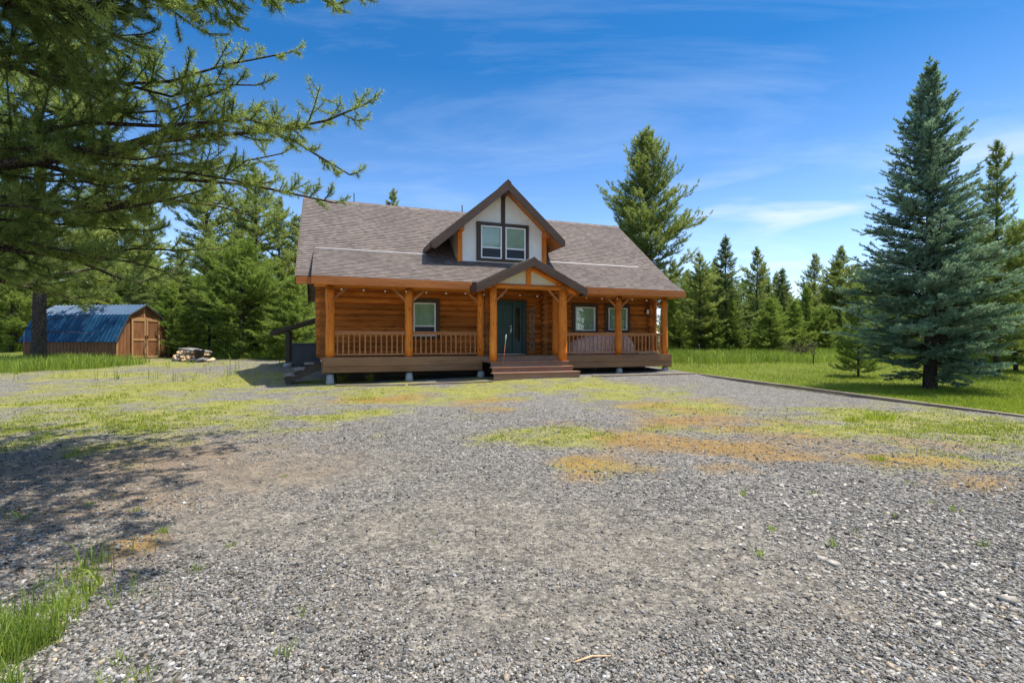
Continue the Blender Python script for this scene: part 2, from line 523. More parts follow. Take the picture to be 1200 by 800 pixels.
def link(name, me, material=None, parent=None):
    if material is not None and not me.materials:
        me.materials.append(material)
    o = bpy.data.objects.new(name, me)
    COL.objects.link(o)
    if parent is not None:
        o.parent = parent
    return o


def np_mesh(name, verts, faces_tri=None, faces_quad=None, smooth=False):
    """fast mesh from arrays: verts (n,3), triangles (m,3) and / or quads (k,4)"""
    me = bpy.data.meshes.new(name)
    verts = np.ascontiguousarray(verts, np.float32)
    me.vertices.add(len(verts))
    me.vertices.foreach_set('co', verts.ravel())
    idx, tot = [], []
    if faces_quad is not None and len(faces_quad):
        q = np.asarray(faces_quad, np.int32); idx.append(q.ravel()); tot.append(np.full(len(q), 4, np.int32))
    if faces_tri is not None and len(faces_tri):
        q = np.asarray(faces_tri, np.int32); idx.append(q.ravel()); tot.append(np.full(len(q), 3, np.int32))
    idx = np.concatenate(idx); tot = np.concatenate(tot)
    me.loops.add(len(idx))
    me.loops.foreach_set('vertex_index', idx)
    me.polygons.add(len(tot))
    st = np.concatenate([[0], np.cumsum(tot)[:-1]]).astype(np.int32)
    me.polygons.foreach_set('loop_start', st)
    me.polygons.foreach_set('loop_total', tot)
    if smooth:
        me.polygons.foreach_set('use_smooth', np.ones(len(tot), bool))
    me.update(calc_edges=True)
    return me


def fattr(me, name, vals):
    a = me.attributes.new(name, 'FLOAT', 'POINT')
    a.data.foreach_set('value', np.ascontiguousarray(vals, np.float32))


class MB:
    def __init__(s):
        s.v = []; s.f = []; s.sm = []

    def add(s, vs, fs, smooth=False):
        b = len(s.v)
        s.v += [tuple(x) for x in vs]
        s.f += [tuple(i + b for i in f) for f in fs]
        s.sm += [smooth] * len(fs)
        return s

    def box(s, x0, x1, y0, y1, z0, z1, mtx=None):
        vs = [Vector((x, y, z)) for z in (z0, z1) for y in (y0, y1) for x in (x0, x1)]
        if mtx is not None:
            vs = [mtx @ v for v in vs]
        return s.add(vs, [(0, 2, 3, 1), (4, 5, 7, 6), (0, 1, 5, 4), (2, 6, 7, 3), (0, 4, 6, 2), (1, 3, 7, 5)])

    def beam(s, p0, p1, wd, ht, up=(0, 0, 1)):
        """a squared bar from p0 to p1"""
        p0 = Vector(p0); p1 = Vector(p1)
        d = (p1 - p0); L = d.length; d.normalize()
        sx = d.cross(Vector(up)).normalized(); u = sx.cross(d).normalized()
        m = Matrix((d, sx, u)).transposed().to_4x4(); m.translation = p0
        return s.box(0, L, -wd / 2, wd / 2, -ht / 2, ht / 2, m)

    def tube(s, pts, rad, n=10, cap=True, jit=0.0, squash=1.0):
        pts = [Vector(p) for p in pts]
        rad = rad if hasattr(rad, '__len__') else [rad] * len(pts)
        rings = []
        prev = None
        for i, p in enumerate(pts):
            d = (pts[min(i + 1, len(pts) - 1)] - pts[max(i - 1, 0)]).normalized()
            if prev is None:
                a = Vector((0, 0, 1)) if abs(d.z) < 0.9 else Vector((1, 0, 0))
            else:
                a = prev
            x = d.cross(a).normalized(); y = x.cross(d).normalized(); prev = y
            r = rad[i]
            rings.append([p + (x * math.cos(2 * math.pi * k / n) + y * math.sin(2 * math.pi * k / n) * squash) * r * (1 + random.uniform(-jit, jit)) for k in range(n)])
        vs = [v for rg in rings for v in rg]
        fs = []
        for i in range(len(pts) - 1):
            for k in range(n):
                fs.append((i * n + k, i * n + (k + 1) % n, (i + 1) * n + (k + 1) % n, (i + 1) * n + k))
        s.add(vs, fs, True)
        if cap:
            b = len(s.v) - len(vs)
            s.f.append(tuple(b + k for k in range(n))[::-1]); s.sm.append(False)
            e = b + (len(pts) - 1) * n
            s.f.append(tuple(e + k for k in range(n))); s.sm.append(False)
        return s

    def prism(s, poly, a, b, axis='y'):
        """polygon given as pairs, extruded from a to b along an axis; pairs are the other two axes in order"""
        def P(p, t):
            return {'x': (t, p[0], p[1]), 'y': (p[0], t, p[1]), 'z': (p[0], p[1], t)}[axis]
        n = len(poly)
        vs = [P(p, a) for p in poly] + [P(p, b) for p in poly]
        fs = [tuple(range(n))[::-1], tuple(range(n, 2 * n))]
        fs += [(i, (i + 1) % n, n + (i + 1) % n, n + i) for i in range(n)]
        return s.add(vs, fs)

    def build(s, name, material, parent=None, bevel=0.0, label=None):
        me = bpy.data.meshes.new(name)
        me.from_pydata(s.v, [], s.f)
        me.polygons.foreach_set('use_smooth', s.sm)
        bm = bmesh.new(); bm.from_mesh(me)
        bmesh.ops.recalc_face_normals(bm, faces=bm.faces)
        bm.to_mesh(me); bm.free()
        o = link(name, me, material, parent)
        if bevel:
            md = o.modifiers.new('bevel', 'BEVEL'); md.width = bevel; md.segments = 2; md.limit_method = 'ANGLE'
        if label: o['label'] = label
        return o


# ------------------------------------------------------------------ ground sheet
rs = np.random.default_rng(11)


def vnoise(X, Y, scale, seed):
    """smooth value noise, roughly 0..1"""
    g = np.random.default_rng(seed).random((128, 128))
    x = np.asarray(X) * scale + 1000.3; y = np.asarray(Y) * scale + 1000.7
    xi = np.floor(x).astype(int); yi = np.floor(y).astype(int)
    fx = x - xi; fy = y - yi
    fx = fx * fx * (3 - 2 * fx); fy = fy * fy * (3 - 2 * fy)
    a = g[xi % 128, yi % 128]; b = g[(xi + 1) % 128, yi % 128]; c = g[xi % 128, (yi + 1) % 128]; d = g[(xi + 1) % 128, (yi + 1) % 128]
    return (a * (1 - fx) + b * fx) * (1 - fy) + (c * (1 - fx) + d * fx) * fy


def fbm(X, Y, scale, seed, oct=4):
    s_ = 0; a = 0.5; t_ = 0
    for i in range(oct):
        s_ = s_ + a * vnoise(X, Y, scale * 2 ** i, seed + i); t_ += a; a *= 0.5
    return s_ / t_


# patches of the yard: photo ellipses (centre x, y, half width, half height), turned into ground positions
MOSS = [(205, 452, 95, 9), (255, 445, 60, 7), (150, 497, 135, 17), (95, 470, 110, 8), (120, 440, 90, 5), (60, 432, 60, 4), (30, 505, 60, 14), (250, 480, 60, 8),
        (440, 461, 62, 9), (535, 461, 48, 8), (390, 448, 40, 5), (415, 487, 40, 5), (700, 453, 60, 6), (745, 461, 50, 6), (655, 512, 62, 8), (800, 505, 60, 7),
        (1085, 500, 120, 15), (1180, 505, 90, 18), (1010, 508, 70, 7), (820, 478, 60, 6), (610, 448, 60, 4), (1120, 545, 70, 8), (500, 470, 40, 4), (690, 545, 30, 5), (320, 415, 120, 6), (180, 425, 60, 3)]
MOSS = [(a_, b_, c_ * 1.12, d_ * 1.3) for a_, b_, c_, d_ in MOSS]
SED = [(720, 543, 62, 12), (805, 497, 85, 8), (828, 482, 60, 6), (770, 517, 80, 9), (860, 555, 22, 8), (985, 515, 60, 8), (900, 505, 60, 4), (700, 560, 30, 8), (560, 473, 30, 4), (425, 468, 34, 4),
       (1070, 545, 60, 6), (865, 530, 60, 7), (160, 650, 16, 7), (930, 540, 50, 6), (1160, 570, 50, 6)]
SED = [(a_, b_, c_ * 1.15, d_ * 1.25) for a_, b_, c_, d_ in SED]
DIRT = [(590, 600, 150, 34), (700, 650, 260, 60), (830, 700, 190, 50), (960, 735, 90, 28), (680, 740, 330, 85), (480, 620, 130, 45), (360, 560, 120, 26), (300, 620, 110, 40)]
LITTER = [(110, 560, 190, 45), (60, 610, 140, 60), (60, 690, 120, 60), (230, 540, 70, 20)]


def patch(X, Y, lst, soft=0.35):
    X = X + 1.3 * (fbm(X, Y, 0.55, 201) - 0.5) + 0.5 * (fbm(X, Y, 2.1, 205) - 0.5)
    Y = Y + 1.5 * (fbm(X, Y, 0.55, 211) - 0.5) + 0.5 * (fbm(X, Y, 2.1, 215) - 0.5)
    m_ = np.zeros_like(np.asarray(X, float))
    Yc = np.maximum(Y, 0.6)
    px = 600 + F * X / Yc
    py = 400 + F * (CAM_Z - zg(X, Y)) / Yc
    for cx, cy, rx, ry in lst:
        a = gpt(cx, cy)
        rX = rx / F * a.y
        y0 = gpt(cx, cy - ry).y if cy - ry > 403 else a.y + 6
        y1 = gpt(cx, cy + ry).y
        rY = max(0.5 * (y0 - y1), 0.15)
        d = np.sqrt(((X - a.x) / rX) ** 2 + ((Y - 0.5 * (y0 + y1)) / rY) ** 2)
        m_ = np.maximum(m_, np.clip((1.0 - d) / soft * 0.5 + 0.5, 0, 1))
    return m_


# right lawn: everything beyond the timber edging
E0 = gpt(818, 438.5); E1 = gpt(1200, 488)
ed = Vector((E1.x - E0.x, E1.y - E0.y, 0)).normalized()


def lawn_mask(X, Y):
    side = (X - E0.x) * (-ed.y) + (Y - E0.y) * ed.x          # + on the lawn side
    right = np.clip(side / 0.10, 0, 1) * np.clip((Y + 3) / 1.0, 0, 1)
    left = np.clip((Y - (27.2 - 0.0 * X) + 1.6 * (fbm(X, Y, 0.35, 5) - 0.5)) / 0.6, 0, 1) * (X < 6)
    n_ = fbm(X, Y, 0.8, 31)
    p = patch(X, Y, [(55, 428, 78, 9)], 0.3)                  # tall grass beside the shed
    # foreground corner
    c_ = patch(X, Y, [(-105, 812, 100, 105)], 1.2)
    left = np.maximum(left, np.clip((-24.5 - X) / 1.0, 0, 1) * np.clip((Y - 20) / 1.0, 0, 1))
    return np.maximum.reduce([right, left, np.clip((p + (n_ - 0.5) * 0.6 - 0.3) * 3, 0, 1), np.clip((c_ + (fbm(X, Y, 2.2, 36) - 0.5) * 1.6 - 0.35) * 2.2, 0, 1)])


def axis_pts(a, b, step, far, grow=1.16):
    core = np.arange(a, b + 1e-6, step)
    up, down = [], []
    x, s_ = b, step
    while x < far[1]:
        s_ *= grow; x += s_; up.append(x)
    x, s_ = a, step
    while x > far[0]:
        s_ *= grow; x -= s_; down.append(x)
    return np.array(down[::-1] + list(core) + up)


gx = axis_pts(-16, 14, 0.10, (-900, 900))
gy = axis_pts(1.6, 26, 0.10, (-60, 1200))
GX, GY = np.meshgrid(gx, gy)
fx_, fy_ = GX.ravel(), GY.ravel()
near = np.clip((30 - np.abs(fy_)) / 10, 0, 1)
fz = zg(fx_, fy_) + near * (0.035 * (fbm(fx_, fy_, 0.5, 3) - 0.5) + 0.018 * (fbm(fx_, fy_, 3.0, 9) - 0.5))
W_, H_ = len(gx), len(gy)
ii = (np.arange(H_ - 1)[:, None] * W_ + np.arange(W_ - 1)[None, :]).ravel()
me = np_mesh('ground', np.stack([fx_, fy_, fz], 1), None, np.stack([ii, ii + 1, ii + 1 + W_, ii + W_], 1), True)
brk = fbm(fx_, fy_, 1.6, 41)
brk2 = fbm(fx_, fy_, 0.9, 77)
ma_moss = np.clip(patch(fx_, fy_, MOSS, 1.3) * 1.05 - 0.02 + (brk - 0.5) * 1.1, 0, 1) * (patch(fx_, fy_, MOSS, 1.3) > 0)
ma_sed = np.clip(patch(fx_, fy_, SED, 1.3) * 0.90 - 0.08 + (brk2 - 0.5) * 1.2, 0, 1) * (patch(fx_, fy_, SED, 1.3) > 0)
ma_lawn = lawn_mask(fx_, fy_)
fattr(me, 'moss', ma_moss)
fattr(me, 'sedum', ma_sed)
fattr(me, 'dirt', np.clip(patch(fx_, fy_, DIRT, 0.9) * 0.85 + (brk2 - 0.5) * 0.5, 0, 1))
fattr(me, 'litter', np.clip(patch(fx_, fy_, LITTER, 0.9) * 0.8 + (brk - 0.5) * 0.5, 0, 1))
fattr(me, 'lawn', ma_lawn)
ground = link('ground', me, M['ground'])
tag(ground, 'grey gravel yard with moss patches, running out into lawn and forest floor', 'ground', kind='structure')

# ------------------------------------------------------------------ the cabin
A = 0.351
X0, Y0 = -6.157, 16.685
DZ = CAM_Z - 0.535                                            # deck height above the camera's ground
cabin = empty('log_cabin', (X0, Y0, DZ), A, 'orange brown log cabin with covered front porch, white dormer and green door', 'cabin')
CA, SA = math.cos(A), math.sin(A)


def hw(u, v, z=0.0):
    return Vector((X0 + u * CA - v * SA, Y0 + u * SA + v * CA, DZ + z))


def hg(u, v):
    p = hw(u, v)
    return float(zg(p.x, p.y)) - DZ


def log_run(mb, p0, p1, r, n=12):
    p0 = Vector(p0); p1 = Vector(p1); L = (p1 - p0).length
    k = max(2, int(L / 0.5) + 1)
    pts = [p0.lerp(p1, i / (k - 1)) + Vector((0, 0, random.uniform(-0.006, 0.006))) for i in range(k)]
    mb.tube(pts, [r * random.uniform(0.965, 1.035) for _ in pts], n)


# window and door openings of the front wall: u0, u1, z0, z1
OPEN = [(2.98, 3.88, 0.72, 2.05), (9.94, 10.94, 0.98, 2.05), (11.57, 12.58, 1.02, 2.05), (6.08, 7.56, -0.2, 2.20)]
VW = 1.46                                                     # centre line of the front wall's logs
wl = MB()
for k in range(17):
    zc = 0.10 + 0.22 * k
    if zc > 3.45: break
    segs = [(-0.46 - random.uniform(0, 0.05), 14.05 + random.uniform(0, 0.05))]
    for (a, b, z0, z1) in OPEN:
        if z0 - 0.08 < zc < z1 + 0.08:
            ns = []
            for (s0, s1) in segs:
                if b <= s0 or a >= s1: ns.append((s0, s1)); continue
                if a > s0: ns.append((s0, a))
                if b < s1: ns.append((b, s1))
            segs = ns
    for (s0, s1) in segs:
        log_run(wl, (s0, VW, zc), (s1, VW, zc), 0.132)
wl.build('log_wall', M['log'], cabin)
for uu in (-0.25, 13.83):
    sw = MB()
    for k in range(32):
        zc = -0.01 + 0.22 * k
        # side logs: shortened towards the gable
        v0, v1 = 1.2, 9.55
        if zc > 3.1:
            v0 = max(v0, 0.27 + (zc - 2.4) / 0.782); v1 = min(v1, 10.74 - (v0))
        if v1 - v0 < 0.5: break
        log_run(sw, (uu, v0, zc), (uu, v1, zc), 0.13, 10)
    sw.build('log_wall', M['log_y'], cabin)
bw = MB()
for k in range(16):
    log_run(bw, (-0.45, 9.3, 0.10 + 0.22 * k), (14.05, 9.3, 0.10 + 0.22 * k), 0.132, 8)
bw.build('log_wall', M['log'], cabin)
# ends of the inner log walls standing out of the front wall beside the door
for uu in (5.86, 8.42):
    lc = MB()
    for k in range(13):
        log_run(lc, (uu, 1.02 + random.uniform(-0.03, 0.03), -0.01 + 0.22 * k), (uu, 1.5, -0.01 + 0.22 * k), 0.115, 12)
    lc.build('log_corner', M['log_y'], cabin)
MB().box(0, 13.6, 1.42, 9.3, -0.95, -0.02).build('foundation', M['foundation'], cabin)


def roof_slope(name, origin, ax, up, l0, l1, slope, thick, parent, mat_=None, shift=0.0):
    """a shingled slope: l0 long at the eave, l1 at the top, courses stepped 14 cm"""
    ax = Vector(ax).normalized(); up = Vector(up).normalized()
    nz = ax.cross(up).normalized()
    if nz.z < 0:
        nz = -nz
    m4 = Matrix((ax, up, nz)).transposed().to_4x4(); m4.translation = Vector(origin)
    mb = MB()
    n = max(1, round(slope / 0.14))
    ch = slope / n
    for i in range(n):
        y0, y1 = i * ch, (i + 1) * ch
        x0 = l0 + (l1 - l0) * (i / n); x1 = l0 + (l1 - l0) * ((i + 1) / n)
        mb.add([(0, y0, -0.01), (x0, y0, -0.01), (x1, y1 + 0.02, -0.01), (0, y1 + 0.02, -0.01),
                (0, y0, 0.022), (x0, y0, 0.022), (x1, y1 + 0.02, 0.004), (0, y1 + 0.02, 0.004)],
               [(3, 2, 1, 0), (4, 5, 6, 7), (0, 1, 5, 4), (1, 2, 6, 5), (2, 3, 7, 6), (3, 0, 4, 7)])
    mb.add([(0.004, 0.004, -thick), (l0 - 0.004, 0.004, -thick), (l1 - 0.004, slope, -thick), (0.004, slope, -thick),
            (0.004, 0.004, -0.012), (l0 - 0.004, 0.004, -0.012), (l1 - 0.004, slope, -0.012), (0.004, slope, -0.012)],
           [(3, 2, 1, 0), (4, 5, 6, 7), (0, 1, 5, 4), (1, 2, 6, 5), (2, 3, 7, 6), (3, 0, 4, 7)])
    o = mb.build(name, mat_ or M['shingle'], parent)
    o.matrix_local = m4
    return o


UL, UR = -1.08, 14.66
RV, RZ = 5.371, 6.734
MV, MZ = 0.274, 2.742
sl_main = math.hypot(RV - MV, RZ - MZ)
upm = Vector((0, RV - MV, RZ - MZ)).normalized()
roof_slope('roof', (UL, MV, MZ), (1, 0, 0), upm, UR - UL, UR - UL, sl_main, 0.14, cabin)
roof_slope('roof', (UR, 2 * RV - MV, MZ), (-1, 0, 0), (0, -(RV - MV), RZ - MZ), UR - UL, UR - UL, sl_main, 0.14, cabin)
MB().prism([(RV - 0.16, RZ - 0.10), (RV, RZ + 0.045), (RV + 0.16, RZ - 0.10), (RV, RZ + 0.005)], UL, UR, 'x').build('ridge_cap', M['shingle'], cabin)
# barge boards and soffits along the two gable rakes
for uu, s_ in ((UL, -1), (UR, 1)):
    for sg in (1, -1):
        f_ = lambda v: v if sg == 1 else 2 * RV - v
        poly = [(f_(MV - 0.02), MZ - 0.02), (f_(RV), RZ - 0.02), (f_(RV), RZ - 0.30), (f_(MV - 0.02), MZ - 0.30)]
        a_, b_ = (uu - 0.035, uu - 0.003) if s_ < 0 else (uu + 0.003, uu + 0.035)
        MB().prism(poly, a_, b_, 'x').build('barge_board', M['barge'], cabin)
    so_ = MB()
    so_.prism([(MV + 0.02, MZ - 0.20), (RV, RZ - 0.19), (RV, RZ - 0.22), (MV + 0.02, MZ - 0.23)], min(uu - s_ * 0.02, uu - s_ * 0.88), max(uu - s_ * 0.02, uu - s_ * 0.88), 'x')
    so_.build('soffit', M['soffit'], cabin)
# eave board of the main roof where it shows beside the porch roof
for a_, b_ in ((UL, -0.60), (14.18, UR)):
    MB().box(a_, b_, MV - 0.04, MV - 0.005, MZ - 0.27, MZ - 0.02).build('fascia', M['fascia'], cabin, 0.005)

# porch roof: shallower, laid on the main roof
PU0, PU1 = -0.566, 14.146
PV, PZ = -0.651, 2.659
FV, FZ = 1.854, 3.979
slp = math.hypot(FV - PV, FZ - PZ)
roof_slope('porch_roof', (PU0, PV, PZ), (1, 0, 0), (0, FV - PV, FZ - PZ), PU1 - PU0, PU1 - PU0, slp, 0.13, cabin)
for uu in (PU0, PU1):
    MB().prism([(PV, PZ - 0.14), (FV, FZ - 0.14), (FV, FZ - 0.5), (MV, MZ - 0.1), (PV, PZ - 0.26)], uu + (0.01 if uu < 0 else -0.05), uu + (0.05 if uu < 0 else -0.01), 'x').build('barge_board', M['fascia'], cabin)
for a_, b_ in ((PU0, 4.78), (8.96, PU1)):
    MB().box(a_, b_, PV - 0.045, PV - 0.005, PZ - 0.265, PZ - 0.012).build('fascia', M['fascia'], cabin, 0.006)
MB().box(PU0 + 0.05, PU1 - 0.05, 0.10, 1.4, 2.62, 2.64).build('porch_ceiling', M['soffit'], cabin)
# flashing where the two pitches meet
for a_, b_ in ((PU0 + 0.05, 3.62), (8.9, 13.55)):
    fl = MB()
    fl.prism([(FV - 0.04, FZ - 0.04 * 0.527 + 0.03), (FV, FZ + 0.036), (FV + 0.035, FZ + 0.035 * 0.782 + 0.035), (FV + 0.035, FZ + 0.02), (FV, FZ + 0.01), (FV - 0.04, FZ - 0.04 * 0.527 + 0.01)], a_, b_, 'x')
    fl.build('flashing', M['flash'], cabin)
# vents standing on the ridge
for uu, h_, r_ in ((2.55, 0.22, 0.05), (6.0, 0.42, 0.025), (9.15, 0.25, 0.05), (1.0, 0.5, 0.02)):
    MB().tube([(uu, RV + 0.15, RZ - 0.2), (uu, RV + 0.15, RZ + h_ * 0.8), (uu, RV + 0.15, RZ + h_)], [r_, r_, r_ * 1.25], 10).build('roof_vent', M['black'], cabin)

# ---- dormer
DU, DV = 6.666, 1.385
DF = 0.763                                                    # front edge of its roof
DP = 6.959
TLU, TLZ = 3.573, 4.315
TRU, TRZ = 9.171, 4.745
slope_d = (DP - TLZ) / (DU - TLU)


def dz_at(u):
    return DP - slope_d * abs(u - DU)


back = 5.25
drop = Vector((0, back - DF, -0.24)).normalized()
ln = back - DF
roof_slope('dormer_roof', (TLU, DF, TLZ), drop, (DU - TLU, 0, DP - TLZ), ln, ln, math.hypot(DU - TLU, DP - TLZ), 0.13, cabin)
roof_slope('dormer_roof', (TRU, DF, TRZ), drop, (DU - TRU, 0, DP - TRZ), ln, ln, math.hypot(DU - TRU, DP - TRZ), 0.13, cabin)
rc_ = MB()
rc_.prism([(DU - 0.14, DP - 0.085), (DU, DP + 0.045), (DU + 0.14, DP - 0.085), (DU, DP + 0.0)], DF - 0.05, back - 0.4, 'y')
rc_.build('ridge_cap', M['shingle'], cabin)
for (tu, tz, sg) in ((TLU, TLZ, -1), (TRU, TRZ, 1)):
    MB().prism([(tu, tz - 0.01), (DU, DP - 0.01), (DU, DP - 0.40), (tu + sg * -0.16, tz - 0.01 - 0.40 + 0.16 * slope_d), (tu, tz - 0.22)], DF - 0.055, DF - 0.012, 'y').build('barge_board', M['barge'], cabin, 0.006)
    e_ = 0.20
    MB().prism([(tu - sg * 0.02, tz - e_), (DU, DP - e_), (DU, DP - e_ - 0.03), (tu - sg * 0.02, tz - e_ - 0.03)], DF, 2.6, 'y').build('soffit', M['soffit'], cabin)
    MB().prism([(tu, tz - 0.02), (tu, tz - 0.24), (tu + sg * 0.03, tz - 0.24), (tu + sg * 0.03, tz - 0.02)], DF - 0.01, 2.9, 'y').build('fascia', M['barge'], cabin)
# ridge beam end and purlin ends showing under the roof
MB().box(DU - 0.09, DU + 0.09, DF + 0.03, DV, DP - 0.52, DP - 0.26).build('ridge_beam', M['barge'], cabin, 0.01)
for uu in (4.84, 8.50):
    MB().box(uu - 0.09, uu + 0.09, DF + 0.18, DV, dz_at(uu) - 0.52, dz_at(uu) - 0.30).build('purlin', M['post_x'], cabin, 0.01)
WL, WR = 4.77, 8.57
MB().prism([(WL + 0.1, 3.6), (WR - 0.1, 3.6), (WR - 0.1, dz_at(WR) - 0.15), (DU, DP - 0.2), (WL + 0.1, dz_at(WL) - 0.15)], DV, DV + 0.12, 'y').build('dormer_wall', M['stucco'], cabin)
for uu in (WL, WR - 0.1):
    MB().box(uu + 0.005, uu + 0.095, DV + 0.1, 3.6, 3.5, dz_at(WL) - 0.15).build('dormer_wall', M['stucco'], cabin)
for uu in (WL - 0.03, WR - 0.17):
    MB().box(uu, uu + 0.20, DV - 0.07, DV + 0.09, 3.5, dz_at(WL) - 0.22).build('corner_post', M['post'], cabin, 0.02)
MB().box(DU - 0.085, DU + 0.085, DV - 0.05, DV + 0.02, 5.39, DP - 0.3).build('king_post', M['trim'], cabin, 0.006)


def win(u0, u1, z0, z1, v, rail=None, trim=None, pane_mat='glass', behind='curtain', lower=None, tw=0.12):
    """trim, white frame, sash bars, panes and what hangs behind them; faces -v"""
    if trim:
        a, b, c, d = trim
        t_ = MB()
        t_.box(a, u0, v - 0.05, v + 0.05, c, d); t_.box(u1, b, v - 0.05, v + 0.05, c, d)
        t_.box(u0, u1, v - 0.05, v + 0.05, z1, d); t_.box(u0, u1, v - 0.05, v + 0.05, c, z0)
        t_.build('window_trim', M['trim'], cabin, 0.006)
    w_ = MB(); q = 0.052
    w_.box(u0, u0 + q, v - 0.08, v + 0.02, z0, z1); w_.box(u1 - q, u1, v - 0.08, v + 0.02, z0, z1)
    w_.box(u0 + q, u1 - q, v - 0.08, v + 0.02, z1 - q, z1); w_.box(u0 + q, u1 - q, v - 0.08, v + 0.02, z0, z0 + q)
    if rail:
        w_.box(u0 + q, u1 - q, v - 0.065, v + 0.015, rail - 0.028, rail + 0.028)
    fr = w_.build('window', M['white'], cabin, 0.005)
    MB().box(u0 + 0.03, u1 - 0.03, v - 0.022, v - 0.014, z0 + 0.03, z1 - 0.03).build('pane', M[pane_mat], fr)
    if rail:
        MB().box(u0 + 0.055, u1 - 0.055, v - 0.048, v - 0.04, z0 + 0.055, rail - 0.03).build('insect_screen', M['screen'], fr)
    cu = MB(); n = 26
    zlo = z0 if lower is None else lower
    vs, fs = [], []
    for i in range(n + 1):
        uu = u0 + (u1 - u0) * i / n
        vv = v + 0.075 + 0.012 * math.sin(i * 2.1) + 0.006 * math.sin(i * 5.3)
        vs += [(uu, vv, zlo), (uu, vv, z1)]
    for i in range(n):
        fs.append((2 * i, 2 * i + 2, 2 * i + 3, 2 * i + 1))
    cu.add(vs, fs, True)
    cu.build('blind', M[behind], fr)
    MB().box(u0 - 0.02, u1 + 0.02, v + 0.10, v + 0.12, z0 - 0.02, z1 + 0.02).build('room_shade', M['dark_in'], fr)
    return fr


win(5.70, 6.585, 3.90, 5.22, DV - 0.03, 4.34, (5.53, 6.66, 3.80, 5.37), behind='dark_in')
win(6.745, 7.63, 3.90, 5.22, DV - 0.03, 4.34, (6.66, 7.79, 3.80, 5.37), behind='dark_in')
VF = 1.33
win(3.0, 3.86, 0.74, 2.03, VF + 0.02, 1.13, (2.86, 4.02, 0.62, 2.19), lower=1.13)
win(9.96, 10.92, 1.0, 2.03, VF + 0.02, None, (9.80, 11.08, 0.86, 2.19))
win(11.59, 12.56, 1.04, 2.03, VF + 0.02, None, (11.43, 12.72, 0.90, 2.19))
MB().box(12.04, 12.09, VF - 0.05, VF + 0.02, 1.09, 1.98).build('window_mullion', M['white'], cabin)
# ---- door, sidelight
dfm = MB()
dfm.box(6.06, 6.16, VF - 0.05, VF + 0.1, 0.0, 2.17); dfm.box(7.50, 7.60, VF - 0.05, VF + 0.1, 0.0, 2.17)
dfm.box(6.16, 7.50, VF - 0.05, VF + 0.1, 2.08, 2.17); dfm.box(7.06, 7.11, VF - 0.03, VF + 0.1, 0.02, 2.08)
dfm.build('door_frame', M['green_door'], cabin, 0.006)
MB().box(6.06, 7.60, VF - 0.06, VF + 0.1, -0.003, 0.02).build('threshold', M['metal'], cabin)
dr = MB(); dr.box(6.165, 7.055, VF + 0.01, VF + 0.055, 0.02, 2.075)
for (a, b, c, d) in ((6.27, 6.57, 0.15, 0.85), (6.65, 6.95, 0.15, 0.85), (6.27, 6.57, 1.0, 1.95), (6.65, 6.95, 1.0, 1.95)):
    dr.box(a, b, VF - 0.003, VF + 0.012, c, d)
door = dr.build('door', M['green_door'], cabin, 0.008)
hd = MB(); hd.tube([(6.99, VF + 0.01, 1.02), (6.99, VF - 0.05, 1.02)], 0.028, 12); hd.tube([(6.99, VF - 0.05, 1.02), (6.99, VF - 0.075, 1.02)], [0.034, 0.026], 12)
hd.tube([(6.99, VF + 0.01, 1.16), (6.99, VF - 0.02, 1.16)], 0.03, 12); hd.box(6.965, 7.015, VF + 0.0, VF + 0.012, 0.90, 1.08)
hd.build('handle', M['metal'], door)
sd = MB()
sd.box(7.115, 7.20, VF + 0.01, VF + 0.05, 0.02, 2.075); sd.box(7.41, 7.495, VF + 0.01, VF + 0.05, 0.02, 2.075)
sd.box(7.20, 7.41, VF + 0.01, VF + 0.05, 1.93, 2.075); sd.box(7.20, 7.41, VF + 0.01, VF + 0.05, 0.02, 0.55)
side = sd.build('sidelight', M['green_door'], cabin, 0.005)
MB().box(7.19, 7.42, VF + 0.025, VF + 0.033, 0.54, 1.94).build('pane', M['glass'], side)
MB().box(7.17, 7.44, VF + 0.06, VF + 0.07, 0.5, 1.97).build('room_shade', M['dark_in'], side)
ct = MB()
ct.box(7.605, 7.68, VF - 0.06, VF + 0.06, 0.0, 2.26); ct.box(5.98, 6.055, VF - 0.06, VF + 0.06, 0.0, 2.26); ct.box(6.055, 7.605, VF - 0.06, VF + 0.06, 2.175, 2.26)
ct.build('door_trim', M['trim'], cabin, 0.006)
# lantern on the wall at the right end
lt = MB(); lt.box(13.52, 13.62, 1.24, 1.31, 1.80, 2.02); lt.tube([(13.57, 1.19, 2.0), (13.57, 1.19, 2.06)], [0.085, 0.02], 8); lt.tube([(13.57, 1.19, 1.74), (13.57, 1.19, 1.77)], [0.05, 0.06], 8)
lt.box(13.56, 13.58, 1.17, 1.28, 2.04, 2.06)
ln_ = lt.build('lantern', M['black'], cabin)
MB().tube([(13.57, 1.19, 1.77), (13.57, 1.19, 2.0)], 0.06, 12).build('lantern_glass', M['palerod'], ln_)

# ---- porch: deck, posts, beam, braces, railing
dk = MB()
for i in range(11):
    v0 = -0.17 + i * 0.142
    dk.box(-0.22, 13.80, v0, v0 + 0.137, -0.04, random.uniform(-0.002, 0.002))
dk.box(-0.20, 13.78, -0.14, 1.40, -0.09, -0.045)
dk.build('deck', M['deck'], cabin)
for (a, b) in ((-0.22, 5.30), (8.42, 13.80)):
    MB().box(a, b, -0.215, -0.175, -0.30, -0.012).build('rim_board', M['deck'], cabin, 0.006)
    MB().box(a, b, -0.205, -0.172, -0.52, -0.305).build('rim_board', M['deck'], cabin, 0.006)
for uu in (-0.262, 13.802):
    MB().box(uu, uu + 0.04, -0.17, 1.4, -0.56, -0.012).build('rim_board', M['deck'], cabin, 0.006)

